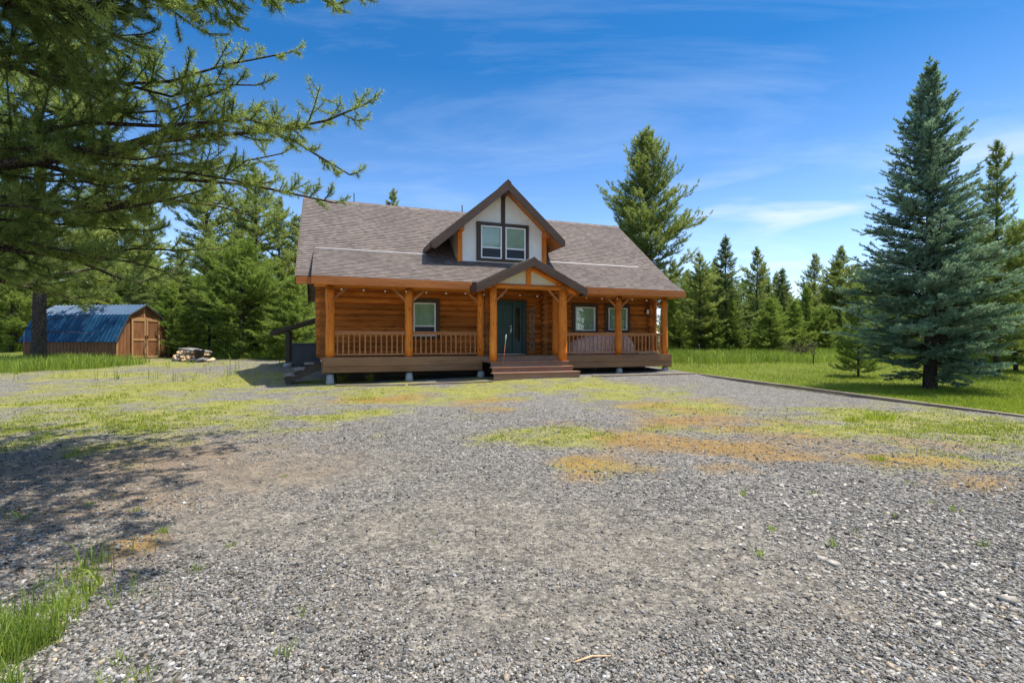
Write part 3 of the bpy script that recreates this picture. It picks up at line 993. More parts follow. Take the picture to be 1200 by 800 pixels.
POSTS = [(0, 0.145), (2.639, 0.145), (5.295, 0.125), (8.381, 0.115), (11.281, 0.15), (13.58, 0.145)]


def post(u, v, z0, z1, r, name='post'):
    mb = MB(); n = 9
    ph = random.uniform(0, 6)
    pts = [(u + 0.008 * math.sin(ph + i * 1.1), v + 0.008 * math.cos(ph + i * 0.9), z0 + (z1 - z0) * i / (n - 1)) for i in range(n)]
    mb.tube(pts, [r * (1.03 - 0.06 * i / (n - 1)) * random.uniform(0.98, 1.02) for i in range(n)], 18, jit=0.008)
    return mb.build(name, M['post'], cabin)


for u, r in POSTS:
    post(u, 0, 0.0, 2.39, r)
post(13.98, 1.18, 0.0, 2.6, 0.07)
bm_ = MB(); log_run(bm_, (-0.5, 0, 2.50), (5.45, 0, 2.50), 0.125, 16); bm_.build('porch_beam', M['post_x'], cabin)
bm_ = MB(); log_run(bm_, (8.3, 0, 2.50), (14.08, 0, 2.50), 0.125, 16); bm_.build('porch_beam', M['post_x'], cabin)
bl = MB()
for i in range(24):
    uu = -0.4 + i * 0.615
    if 5.0 < uu < 8.7: continue
    bl.prism([(PV + 0.02, PZ - 0.26), (PV + 0.02, PZ - 0.145), (1.4, PZ - 0.145 + 2.05 * 0.527), (1.4, PZ - 0.26 + 2.05 * 0.527)], uu - 0.04, uu + 0.04, 'x')
bl.build('rafter', M['soffit'], cabin)['kind'] = 'stuff'
for u, r in POSTS:
    for s_ in (-1, 1):
        if (u == 0 and s_ < 0) or (u > 13 and s_ > 0) or (u == 8.381 and s_ < 0) or (u == 5.295 and s_ > 0): continue
        MB().beam((u + s_ * (r - 0.02), 0, 1.98), (u + s_ * (r + 0.42), 0, 2.40), 0.07, 0.075).build('brace', M['rail_x'], cabin, 0.008)
for u, r in POSTS:
    g_ = hg(u, 0)
    if 5.4 < u < 8.4: continue
    MB().tube([(u, -0.05, g_ - 0.2), (u, -0.05, g_ + 0.1), (u, -0.05, -0.57)], [0.15, 0.135, 0.115], 14).build('pier', M['concrete'], cabin)
    MB().box(u - 0.07, u + 0.07, -0.12, 0.02, -0.56, -0.1).build('pier_post', M['dark_wood'], cabin)


def railing(u0, u1, n):
    rl = MB()
    rl.box(u0, u1, -0.07, 0.03, 0.845, 0.89); rl.box(u0, u1, -0.045, 0.005, 0.775, 0.843); rl.box(u0, u1, -0.045, 0.005, 0.06, 0.115)
    ro = rl.build('railing', M['rail_x'], cabin, 0.006)
    me_ = None
    for i in range(n):
        uu = u0 + (u1 - u0) * (i + 0.5) / n
        if me_ is None:
            b_ = MB().box(-0.021, 0.021, -0.021, 0.021, 0.0, 0.66).build('baluster', M['rail'], ro)
            me_ = b_.data
        else:
            b_ = link('baluster', me_, None, ro)
        b_.location = (uu, -0.02, 0.115)
        b_.rotation_euler = (0, 0, random.uniform(-0.04, 0.04))


railing(0.145, 2.495, 13)
railing(2.785, 5.17, 13)
railing(8.52, 11.13, 14)
railing(11.43, 13.435, 11)
rl = MB(); rl.box(13.55, 13.62, 0.14, 1.2, 0.845, 0.89); rl.box(13.56, 13.61, 0.14, 1.2, 0.06, 0.115)
ro = rl.build('railing', M['rail_x'], cabin, 0.006)
for i in range(6):
    b_ = MB().box(13.565, 13.605, 0.25 + i * 0.17, 0.29 + i * 0.17, 0.115, 0.845).build('baluster', M['rail'], ro)

# ---- entry gable
GU, GF, GP = 6.866, -1.434, 3.537
GH, GE = 2.152, 2.514
EV = -0.87
gs = (GP - GE) / GH
for s_ in (-1, 1):
    tu = GU + s_ * GH
    roof_slope('entry_roof', (tu, GF, GE), (0, 1, 0), (GU - tu, 0, GP - GE), 0.75, 2.65, math.hypot(GH, GP - GE), 0.10, cabin)
    MB().prism([(tu, GE - 0.008), (GU, GP - 0.008), (GU, GP - 0.31), (tu - s_ * 0.06, GE - 0.31 + 0.06 * gs), (tu, GE - 0.25)], GF - 0.05, GF - 0.01, 'y').build('barge_board', M['barge'], cabin, 0.006)
    MB().prism([(tu - s_ * 0.02, GE - 0.125), (GU, GP - 0.125), (GU, GP - 0.15), (tu - s_ * 0.02, GE - 0.15)], GF + 0.0, -0.67, 'y').build('soffit', M['soffit'], cabin)
    MB().prism([(tu, GE - 0.015), (tu, GE - 0.25), (tu + s_ * 0.03, GE - 0.25), (tu + s_ * 0.03, GE - 0.015)], GF - 0.01, -0.75, 'y').build('fascia', M['barge'], cabin)
    # inner rafter log following the slope above the posts
    rf = MB(); log_run(rf, (GU + s_ * 1.95, EV, GE + gs * 0.2 - 0.245), (GU + s_ * 0.02, EV, GP - 0.245), 0.095, 12); rf.build('rafter', M['post_x'], cabin)
    # cream panel in the gable
    x1 = GU + s_ * 0.09; x2 = GU + s_ * 1.62
    MB().prism([(x1, 2.62), (x2, 2.62), (x1, GP - 0.2)], EV - 0.03, EV + 0.03, 'y').build('gable_panel', M['cream'], cabin)
    # plate log carrying the roof from the entry post back to the porch beam
    pl_ = MB(); log_run(pl_, (GU + s_ * 1.38, EV - 0.25, 2.55), (GU + s_ * 1.38, 0.1, 2.55), 0.10, 12); pl_.build('entry_beam', M['log_y'], cabin)
MB().prism([(GU - 0.14, GP - 0.06), (GU, GP + 0.04), (GU + 0.14, GP - 0.06), (GU, GP + 0.0)], GF - 0.04, 0.9, 'y').build('ridge_cap', M['shingle'], cabin)
eb = MB(); log_run(eb, (5.0, EV - 0.03, 2.54), (8.72, EV - 0.03, 2.54), 0.095, 16); eb.build('entry_beam', M['post_x'], cabin)
MB().box(GU - 0.09, GU + 0.09, EV - 0.10, EV + 0.05, 2.60, GP - 0.2).build('king_post', M['post'], cabin, 0.02)
post(5.522, EV, -0.19, 2.46, 0.135, 'entry_post')
post(8.28, EV, -0.19, 2.46, 0.175, 'entry_post')
for u, s_, r in ((5.522, 1, 0.135), (8.28, -1, 0.175), (8.28, 1, 0.175)):
    MB().beam((u + s_ * (r - 0.03), EV, 2.02), (u + s_ * (r + 0.40), EV, 2.45), 0.065, 0.07).build('brace', M['rail_x'], cabin, 0.008)
# ---- front steps: landing and two treads
fs_ = [(5.34, 8.46, -1.08, -0.17, -0.19), (5.30, 8.50, -1.38, -1.05, -0.37), (5.25, 8.62, -1.70, -1.35, -0.55)]
for (a, b, v0, v1, zt) in fs_:
    st = MB()
    st.box(a, b, v0, v0 + 0.145, zt - 0.042, zt); st.box(a, b, v0 + 0.15, v0 + 0.30, zt - 0.042, zt)
    if v1 - v0 > 0.5:
        for i in range(4):
            st.box(a, b, v0 + 0.305 + i * 0.152, v0 + 0.45 + i * 0.152, zt - 0.042, zt)
    so2 = st.build('step', M['step'], cabin, 0.006)
    MB().box(a + 0.03, b - 0.03, v0 + 0.03, v0 + 0.06, zt - (0.18 if zt > -0.5 else 0.36), zt - 0.045).build('riser', M['step'], so2)
MB().box(5.30, 8.42, -0.20, -0.172, -0.19, -0.045).build('riser', M['step'], cabin)
# ---- side steps at the left end of the porch
for k, (uu, zt) in enumerate(((-0.55, -0.20), (-0.86, -0.38), (-1.16, -0.58))):
    MB().box(uu - 0.28, uu + 0.04, 0.25, 1.2, zt - 0.05, zt).build('side_step', M['grey_step'], cabin, 0.006)
for vv in (0.28, 1.12):
    MB().beam((-0.24, vv + 0.02, -0.26), (-1.42, vv + 0.02, -0.80), 0.05, 0.24).build('stringer', M['dark_wood'], cabin)

# ------------------------------------------------------------------ things on and around the porch
# string lights under the eave
sgl = empty('string_lights', hw(0, -0.35, 2.3), A, 'string of small clear bulbs hung under the porch eave', 'string lights')
cord = MB(); pts = []
us = np.arange(-0.35, 14.0, 0.71)
for i in range(len(us) - 1):
    for j in range(6):
        t_ = j / 6
        pts.append((us[i] + 0.71 * t_, 0.10 if False else 0.0, 0.02 - 0.05 * math.sin(math.pi * t_)))
cord.tube(pts, 0.006, 5, False)
cord.build('cord', M['black'], sgl)
bme = None
for i, uu in enumerate(us[1:-1]):
    if bme is None:
        b_ = MB().tube([(0, 0, 0.0), (0, 0, -0.015), (0, 0, -0.04), (0, 0, -0.062), (0, 0, -0.07)], [0.012, 0.02, 0.032, 0.022, 0.004], 10).build('bulb', M['bulb'], sgl)
        bme = b_.data
    else:
        b_ = link('bulb', bme, None, sgl)
    b_.location = (uu, 0.0, 0.015 - 0.01 * (i % 3))

# welcome sign leaning on the wall by the door
sg = empty('wooden_sign', hw(7.90, 1.22, 0.16), A, 'tall narrow wooden WELCOME sign hanging on the logs beside the green door', 'sign')
MB().box(-0.12, 0.12, 0.0, 0.03, 0, 1.78).build('board', M['signboard'], sg, 0.006)
for i, ch in enumerate('WELCOME'):
    cu = bpy.data.curves.new('letter', 'FONT'); cu.body = ch; cu.size = 0.24; cu.extrude = 0.006; cu.align_x = 'CENTER'
    tmp = bpy.data.objects.new('letter', cu); COL.objects.link(tmp)
    dg = bpy.context.evaluated_depsgraph_get()
    me_ = bpy.data.meshes.new_from_object(tmp.evaluated_get(dg))
    bpy.data.objects.remove(tmp)
    lo = link('letter', me_, M['letter'], sg)
    if not lo.data.materials: lo.data.materials.append(M['letter'])
    lo.location = (0, -0.006, 1.53 - i * 0.235)
    lo.rotation_euler = (R(90), 0, 0)

# covered furniture behind the right railing
cv = MB(); NU, NV = 44, 16
vs, fs = [], []
for i in range(NU + 1):
    a = i / NU
    uu = 9.35 + 3.1 * a
    prof = 0.28 + 0.62 * math.sin(math.pi * min(1, a * 0.62 + 0.12)) ** 1.2
    end = min(1, a / 0.06, (1 - a) / 0.13)
    prof *= math.sqrt(max(0.0, 1 - (1 - end) ** 2))
    for j in range(NV + 1):
        b = j / NV
        ang = math.pi * b
        rr = 0.36 * (0.8 + 0.2 * end)
        vv = 0.72 - math.cos(ang) * rr
        zz_ = 0.02 + prof * (math.sin(ang) ** 0.55) * (1 + 0.03 * math.sin(i * 1.7 + j)) + 0.02 * math.sin(i * 2.9)* math.sin(ang)
        vs.append((uu, vv + 0.02 * math.sin(i * 1.3 + b * 3), max(zz_, 0.005)))
for i in range(NU):
    for j in range(NV):
        q = i * (NV + 1) + j
        fs.append((q, q + NV + 1, q + NV + 2, q + 1))
cv.add(vs, fs, True)
fc = cv.build('furniture_cover', M['mauve'])
fc.location = hw(0, 0, 0); fc.rotation_euler = (0, 0, A)
tag(fc, 'rounded mauve fabric covering porch furniture behind the right railing', 'furniture cover')
cr = MB().box(0, 1.05, 0, 0.45, 0, 0.11).build('cushion', M['creamfoam'], None, 0.03)
cr.location = hw(12.45, 0.22, 0.004); cr.rotation_euler = (0, 0, A)
tag(cr, 'flat cream cushion lying on the deck at the right end of the porch', 'cushion')
cr = MB().box(0, 0.42, 0, 0.5, 0, 0.07).build('doormat', M['creamfoam'], None, 0.02)
cr.location = hw(-0.32, 0.55, -0.19); cr.rotation_euler = (0, 0, A)
tag(cr, 'small cream mat on the grey side steps at the left porch end', 'mat')

# lean-to roof beside the cabin with a ribbed box under it
lto = empty('lean_to', hw(-1.9, 8.6, hg(-1.9, 8.6)), A, 'dark lean-to roof on a single post at the left side of the cabin', 'lean-to')
pr = MB(); pr.prism([(-0.75, 1.60), (1.55, 2.38), (1.55, 2.20), (-0.75, 1.42)], -1.1, 0.9, 'y'); pr.build('roof', M['dark_wood'], lto, 0.01)
MB().box(-0.09, 0.09, -1.0, -0.82, 0.12, 1.66).build('post', M['dark_wood'], lto, 0.01)
MB().box(-0.09, 0.09, 0.62, 0.80, 0.12, 1.66).build('post', M['dark_wood'], lto, 0.01)
for vv in (-0.91, 0.71):
    MB().tube([(0, vv, -0.1), (0, vv, 0.13)], [0.22, 0.17], 12).build('footing', M['concrete'], lto)
bx = empty('ribbed_box', hw(-1.05, 8.35, hg(-1.05, 8.35)), A, 'waist high dark grey box with vertical ribs under the lean-to roof', 'box')
b1 = MB().box(-0.64, 0.64, -0.64, 0.64, 0.05, 0.98)
for i in range(15):
    b1.box(-0.61 + i * 0.085, -0.57 + i * 0.085, -0.657, -0.642, 0.08, 0.95)
    b1.box(-0.657, -0.642, -0.61 + i * 0.085, -0.57 + i * 0.085, 0.08, 0.95)
b1.build('cabinet', M['slate_box'], bx, 0.004)
MB().box(-0.69, 0.69, -0.69, 0.69, 0.985, 1.07).build('lid', M['slate_box'], bx, 0.03)
MB().box(-0.68, 0.68, -0.68, 0.68, -0.1, 0.045).build('base', M['black'], bx)

# driveway marker stakes
STK = [(376.5, 445, 389, 'orange', 'thin orange marker stake in front of the left corner porch post'),
       (588, 444, 392, 'orange', 'thin leaning orange marker stake at the foot of the front steps'),
       (698, 436, 408, 'orange', 'short orange marker stake in front of the right porch railing'),
       (819, 437, 403, 'grey', 'thin dark marker stake at the corner of the timber edging'),
       (28, 421, 388, 'orange', 'red marker stake at the left end of the blue roofed shed')]
for (px, py, pt, kind, lab) in STK:
    p = gpt(px, py)
    h_ = (py - pt) / F * p.y
    e_ = empty('marker_stake', p, 0, lab, 'marker stake')
    lean = 0.10 * h_ if '592' in lab or 'leaning' in lab else 0.01
    MB().tube([(0, 0, -0.1), (lean * 0.5, 0, h_ * 0.5), (lean * 0.75, 0, h_ * 0.75)], 0.0065, 8).build('rod', M['orange' if kind == 'orange' else 'greyrod'], e_)
    MB().tube([(lean * 0.75, 0, h_ * 0.75), (lean, 0, h_)], 0.008, 8).build('tip', M['palerod' if kind == 'orange' else 'greyrod'], e_)

# ------------------------------------------------------------------ landscape timbers


def timber(a, b, label, group=None, wd=0.14, ht=0.13):
    a = Vector(a); b = Vector(b)
    L = (b - a).length
    o = MB().box(0, L, -wd / 2, wd / 2, -0.05, ht * 0.62).build('landscape_timber', M['timber'], None, 0.015)
    o.location = a
    d = (b - a)
    o.rotation_euler = (random.uniform(-0.04, 0.04), -math.atan2(d.z, math.hypot(d.x, d.y)), math.atan2(d.y, d.x) + random.uniform(-0.006, 0.006))
    tag(o, label, 'timber', group)
    return o


n_t = 5
Efar = gpt(1235, 493)
for i in range(n_t):
    a = E0.lerp(Efar, i / n_t); b = E0.lerp(Efar, (i + 0.985) / n_t)
    lab = ['weathered edging timber nearest the cabin corner, between gravel and lawn', 'weathered edging timber second from the cabin, between gravel and lawn',
           'weathered edging timber middle of the row along the lawn', 'edging timber in the shade of the blue spruce', 'edging timber at the right edge of the photo, beside spruce shade'][i]
    timber(a, b, lab, None, 0.10, 0.06)
fr_pts = [(393, 452.5), (478, 451), (580, 447.5)]
labs = ['edging timber on the gravel below the left porch railing', 'edging timber on the gravel left of the front steps']
for i in range(2):
    timber(gpt(*fr_pts[i]), gpt(*fr_pts[i + 1]).lerp(gpt(*fr_pts[i]), 0.03), labs[i], None, 0.12, 0.08)
fr_pts = [(694, 441.5), (757, 439.8), (816, 438.2)]
labs = ['pale edging timber on the gravel just right of the front steps', 'pale edging timber below the right end of the porch']
for i in range(2):
    timber(gpt(*fr_pts[i]), gpt(*fr_pts[i + 1]).lerp(gpt(*fr_pts[i]), 0.03), labs[i], None, 0.12, 0.10)

# ------------------------------------------------------------------ shed
SH = Vector((-19.7, 24.5, 0)); SH.z = float(zg(SH.x, SH.y)) + 0.02
TH = R(8)
# local frame: origin at the near right corner, x runs left along the long side, y runs back along the gable face
shed = empty('shed', SH, 0, 'brown wooden barn style shed with blue metal gambrel roof and double doors', 'shed')
shed.rotation_euler = (0, 0, -TH)
SL, SW = 5.4, 3.2
KN, KZ, EZ, PKZ = 0.62, 2.30, 1.10, 2.88
gam = [(0, 0), (SW, 0), (SW, EZ), (SW - KN, KZ), (SW / 2, PKZ), (KN, KZ), (0, EZ)]
MB().prism([(p[0], p[1]) for p in gam], -SL, 0.0, 'x').build('wall', M['shedwall'], shed)
gr = MB()
for i in range(16):                                            # vertical grooves' battens on the gable face
    y = 0.1 + i * 0.2
    top = EZ + (KZ - EZ) * min(1, min(y, SW - y) / KN) if min(y, SW - y) < KN else KZ + (PKZ - KZ) * (min(y, SW - y) - KN) / (SW / 2 - KN)
    gr.box(0.002, 0.012, y - 0.085, y + 0.085, 0.02, top - 0.06)
gr.build('siding', M['shedwall'], shed)
gl_ = MB()
for i in range(27):
    gl_.box(-SL + 0.02 + i * 0.2, -SL + 0.19 + i * 0.2, -0.012, -0.002, 0.02, EZ - 0.02)
gl_.build('siding', M['shedwall'], shed)
OV = 0.14
for (y0, z0, y1, z1) in ((-0.10, EZ - 0.19, KN, KZ), (KN, KZ, SW / 2, PKZ), (SW - KN, KZ, SW / 2, PKZ), (SW + 0.10, EZ - 0.19, SW - KN, KZ)):
    rp = MB()
    d = Vector((0, y1 - y0, z1 - z0)); L = d.length; d.normalize()
    nrm = Vector((0, -d.z, d.y))
    if nrm.z < 0: nrm = -nrm
    m4 = Matrix((Vector((1, 0, 0)), d, nrm)).transposed().to_4x4(); m4.translation = Vector((-SL - OV, y0, z0))
    tot = SL + OV * 2
    n = 26; prof = []
    for i in range(n):
        x = tot * i / n; dx_ = tot / n
        prof += [(x, 0.012), (x + dx_ * 0.62, 0.012), (x + dx_ * 0.70, 0.036), (x + dx_ * 0.90, 0.036), (x + dx_ * 0.98, 0.012)]
    prof.append((tot, 0.012))
    vs = [(p[0], 0, p[1]) for p in prof] + [(p[0], L + 0.01, p[1]) for p in prof]
    k = len(prof)
    vs += [(0, 0, 0.004), (tot, 0, 0.004), (tot, L + 0.01, 0.004), (0, L + 0.01, 0.004)]
    rp.add(vs, [(i, i + 1, k + i + 1, k + i) for i in range(k - 1)] + [(2 * k, 2 * k + 3, 2 * k + 2, 2 * k + 1)])
    ro = rp.build('roof', M['blue'], shed)
    ro.matrix_local = m4
bt = MB()
out_ = [(-0.1, EZ - 0.19), (KN, KZ), (SW / 2, PKZ), (SW - KN, KZ), (SW + 0.1, EZ - 0.19)]
for a, b in zip(out_[:-1], out_[1:]):
    bt.beam((0.115, a[0], a[1] - 0.05), (0.115, b[0], b[1] - 0.05), 0.03, 0.10, (1, 0, 0))
bt.build('rake_trim', M['dark_wood'], shed)
for (y0, y1, ys) in ((0.82, 1.66, 1), (1.69, 2.53, -1)):
    d_ = MB(); d_.box(0.014, 0.045, y0, y1, 0.08, 2.10)
    do = d_.build('door', M['shedwall'], shed)
    tr = MB()
    tr.box(0.047, 0.07, y0, y0 + 0.10, 0.08, 2.10); tr.box(0.047, 0.07, y1 - 0.10, y1, 0.08, 2.10)
    for z in (0.08, 0.98, 2.0):
        tr.box(0.047, 0.069, y0 + 0.10, y1 - 0.10, z, z + 0.10)
    tr.build('door_trim', M['shedtrim'], do, 0.004)
    yh = y1 - 0.05 if ys > 0 else y0 + 0.05
    MB().box(0.07, 0.10, yh - 0.02, yh + 0.02, 1.1, 1.25).build('handle', M['black'], do)
for bx_ in ((0.014, 0.04, 0.0, 0.09, 0, EZ - 0.02), (0.014, 0.04, SW - 0.09, SW, 0, EZ - 0.02), (0.014, 0.035, SW / 2 - 0.04, SW / 2 + 0.04, 2.2, PKZ - 0.12), (0.014, 0.035, 0.75, 2.6, 2.11, 2.19)):
    MB().box(*bx_).build('corner_trim' if bx_[3] < 1 or bx_[2] > 3 else 'gable_trim', M['shedtrim'], shed)
MB().box(-SL + 0.03, -0.03, 0.03, SW - 0.03, -0.3, -0.005).build('skid', M['dark_wood'], shed)

# firewood heap and black bin right of the shed
fw0 = gpt(198.5, 423.5)
for k in range(46):
    lay = k // 16 if k < 44 else 2
    a = random.random()
    px = random.uniform(0.05, 1.75 - 0.25 * lay)
    L = random.uniform(0.38, 0.55)
    r_ = random.uniform(0.05, 0.10)
    split = random.random() < 0.62
    mb = MB()
    if split:
        poly = [(r_, -r_ * 0.6), (r_ * 0.3, r_), (-r_, -r_ * 0.5)]
        mb.prism(poly, -L / 2, L / 2, 'x')
    else:
        mb.tube([(-L / 2, 0, 0), (0, 0, 0.006), (L / 2, 0, 0)], [r_, r_ * 0.96, r_ * 0.92], 10, jit=0.04)
    o = mb.build('firewood_log', M['split'] if split else M['bark_log'], None, 0.006)
    pz = 0.07 + lay * 0.15 * max(0.3, 1 - px / 3.4) + random.uniform(0, 0.05)
    X_, Y_ = fw0.x + px, fw0.y + random.uniform(-0.05, 0.7) + 0.25 * lay
    o.location = (X_, Y_, float(zg(X_, Y_)) + pz)
    o.rotation_euler = (random.uniform(-0.4, 0.4), random.uniform(-0.25, 0.25), random.choice([R(90), R(75), R(20), R(-15), R(100)]) + random.uniform(-0.3, 0.3))
    if split:
        tag(o, 'pale split firewood log lying in the heap beside the shed', 'firewood', 'split logs in the firewood heap')
    else:
        tag(o, 'round grey firewood log with bark in the heap beside the shed', 'firewood', 'round logs in the firewood heap')
for k in range(5):
    L = random.uniform(1.0, 1.5)
    mb = MB().tube([(-L / 2, 0, 0), (0, 0, 0.03), (L / 2, 0, 0)], [0.07, 0.06, 0.05], 10, jit=0.05)
    o = mb.build('pole_log', M['bark_log'])
    X_, Y_ = fw0.x + 0.75 + random.uniform(0, 0.3), fw0.y + 0.35 + 0.13 * k
    o.location = (X_, Y_, float(zg(X_, Y_)) + 0.50 + random.uniform(0, 0.06)); o.rotation_euler = (0, R(9), R(6) + random.uniform(-0.15, 0.15))
    tag(o, 'long grey barked pole lying across the top of the firewood heap', 'pole', 'grey poles on the firewood heap')
bn = gpt(233.5, 424)
bk = empty('bin', bn, R(12), 'black plastic bin standing at the right end of the firewood heap', 'bin')
MB().tube([(0, 0, 0), (0, 0, 0.02), (0, 0, 0.56), (0, 0, 0.58)], [0.17, 0.18, 0.235, 0.25], 20).build('body', M['black'], bk)
MB().tube([(0, 0, 0.58), (0, 0, 0.60), (0, 0, 0.64)], [0.262, 0.262, 0.20], 20).build('lid', M['black'], bk)

# ------------------------------------------------------------------ conifers


def unit(a):
    return a / np.maximum(np.linalg.norm(a, axis=-1, keepdims=True), 1e-9)


def needle_tris(pos, dirs, n, L, W, spread, along, rng, tint):
    """n thin needles per tuft, standing off a short piece of twig"""
    N = len(pos)
    P = np.repeat(pos, n, 0); D = np.repeat(dirs, n, 0); T = np.repeat(tint, n)
    q = unit(D + spread * rng.normal(size=(N * n, 3)))
    s_ = rng.uniform(-along, 0.15 * along, (N * n, 1))
    b = P + D * s_
    l_ = L * rng.uniform(0.65, 1.2, (N * n, 1))
    sd_ = unit(np.cross(q, rng.normal(size=(N * n, 3)))) * (W * 0.5)
    V = np.empty((N * n, 3, 3), np.float32)
    V[:, 0] = b - sd_; V[:, 1] = b + sd_; V[:, 2] = b + q * l_
    tt = np.clip(T + rng.normal(0, 0.12, N * n), 0, 1)
    return V.reshape(-1, 3), np.repeat(tt, 3)


def tubes_np(segs, n):
    """list of (points, radii) -> verts, quads"""
    V, Q = [], []
    b = 0
    for pts, rad in segs:
        pts = np.asarray(pts, float); k = len(pts)
        d = np.gradient(pts, axis=0); d = unit(d)
        ref = np.array([0, 0, 1.0]) if abs(d[0, 2]) < 0.9 else np.array([1.0, 0, 0])
        x = unit(np.cross(d, ref)); y = np.cross(x, d)
        an = np.linspace(0, 2 * np.pi, n, endpoint=False)
        ring = pts[:, None] + (x[:, None] * np.cos(an)[None, :, None] + y[:, None] * np.sin(an)[None, :, None]) * np.asarray(rad)[:, None, None]
        V.append(ring.reshape(-1, 3))
        i = np.arange(k - 1)[:, None] * n + np.arange(n)[None, :]
        j = np.arange(k - 1)[:, None] * n + (np.arange(n)[None, :] + 1) % n
        Q.append(np.stack([i, j, j + n, i + n], -1).reshape(-1, 4) + b)
        b += k * n
    return np.concatenate(V), np.concatenate(Q)


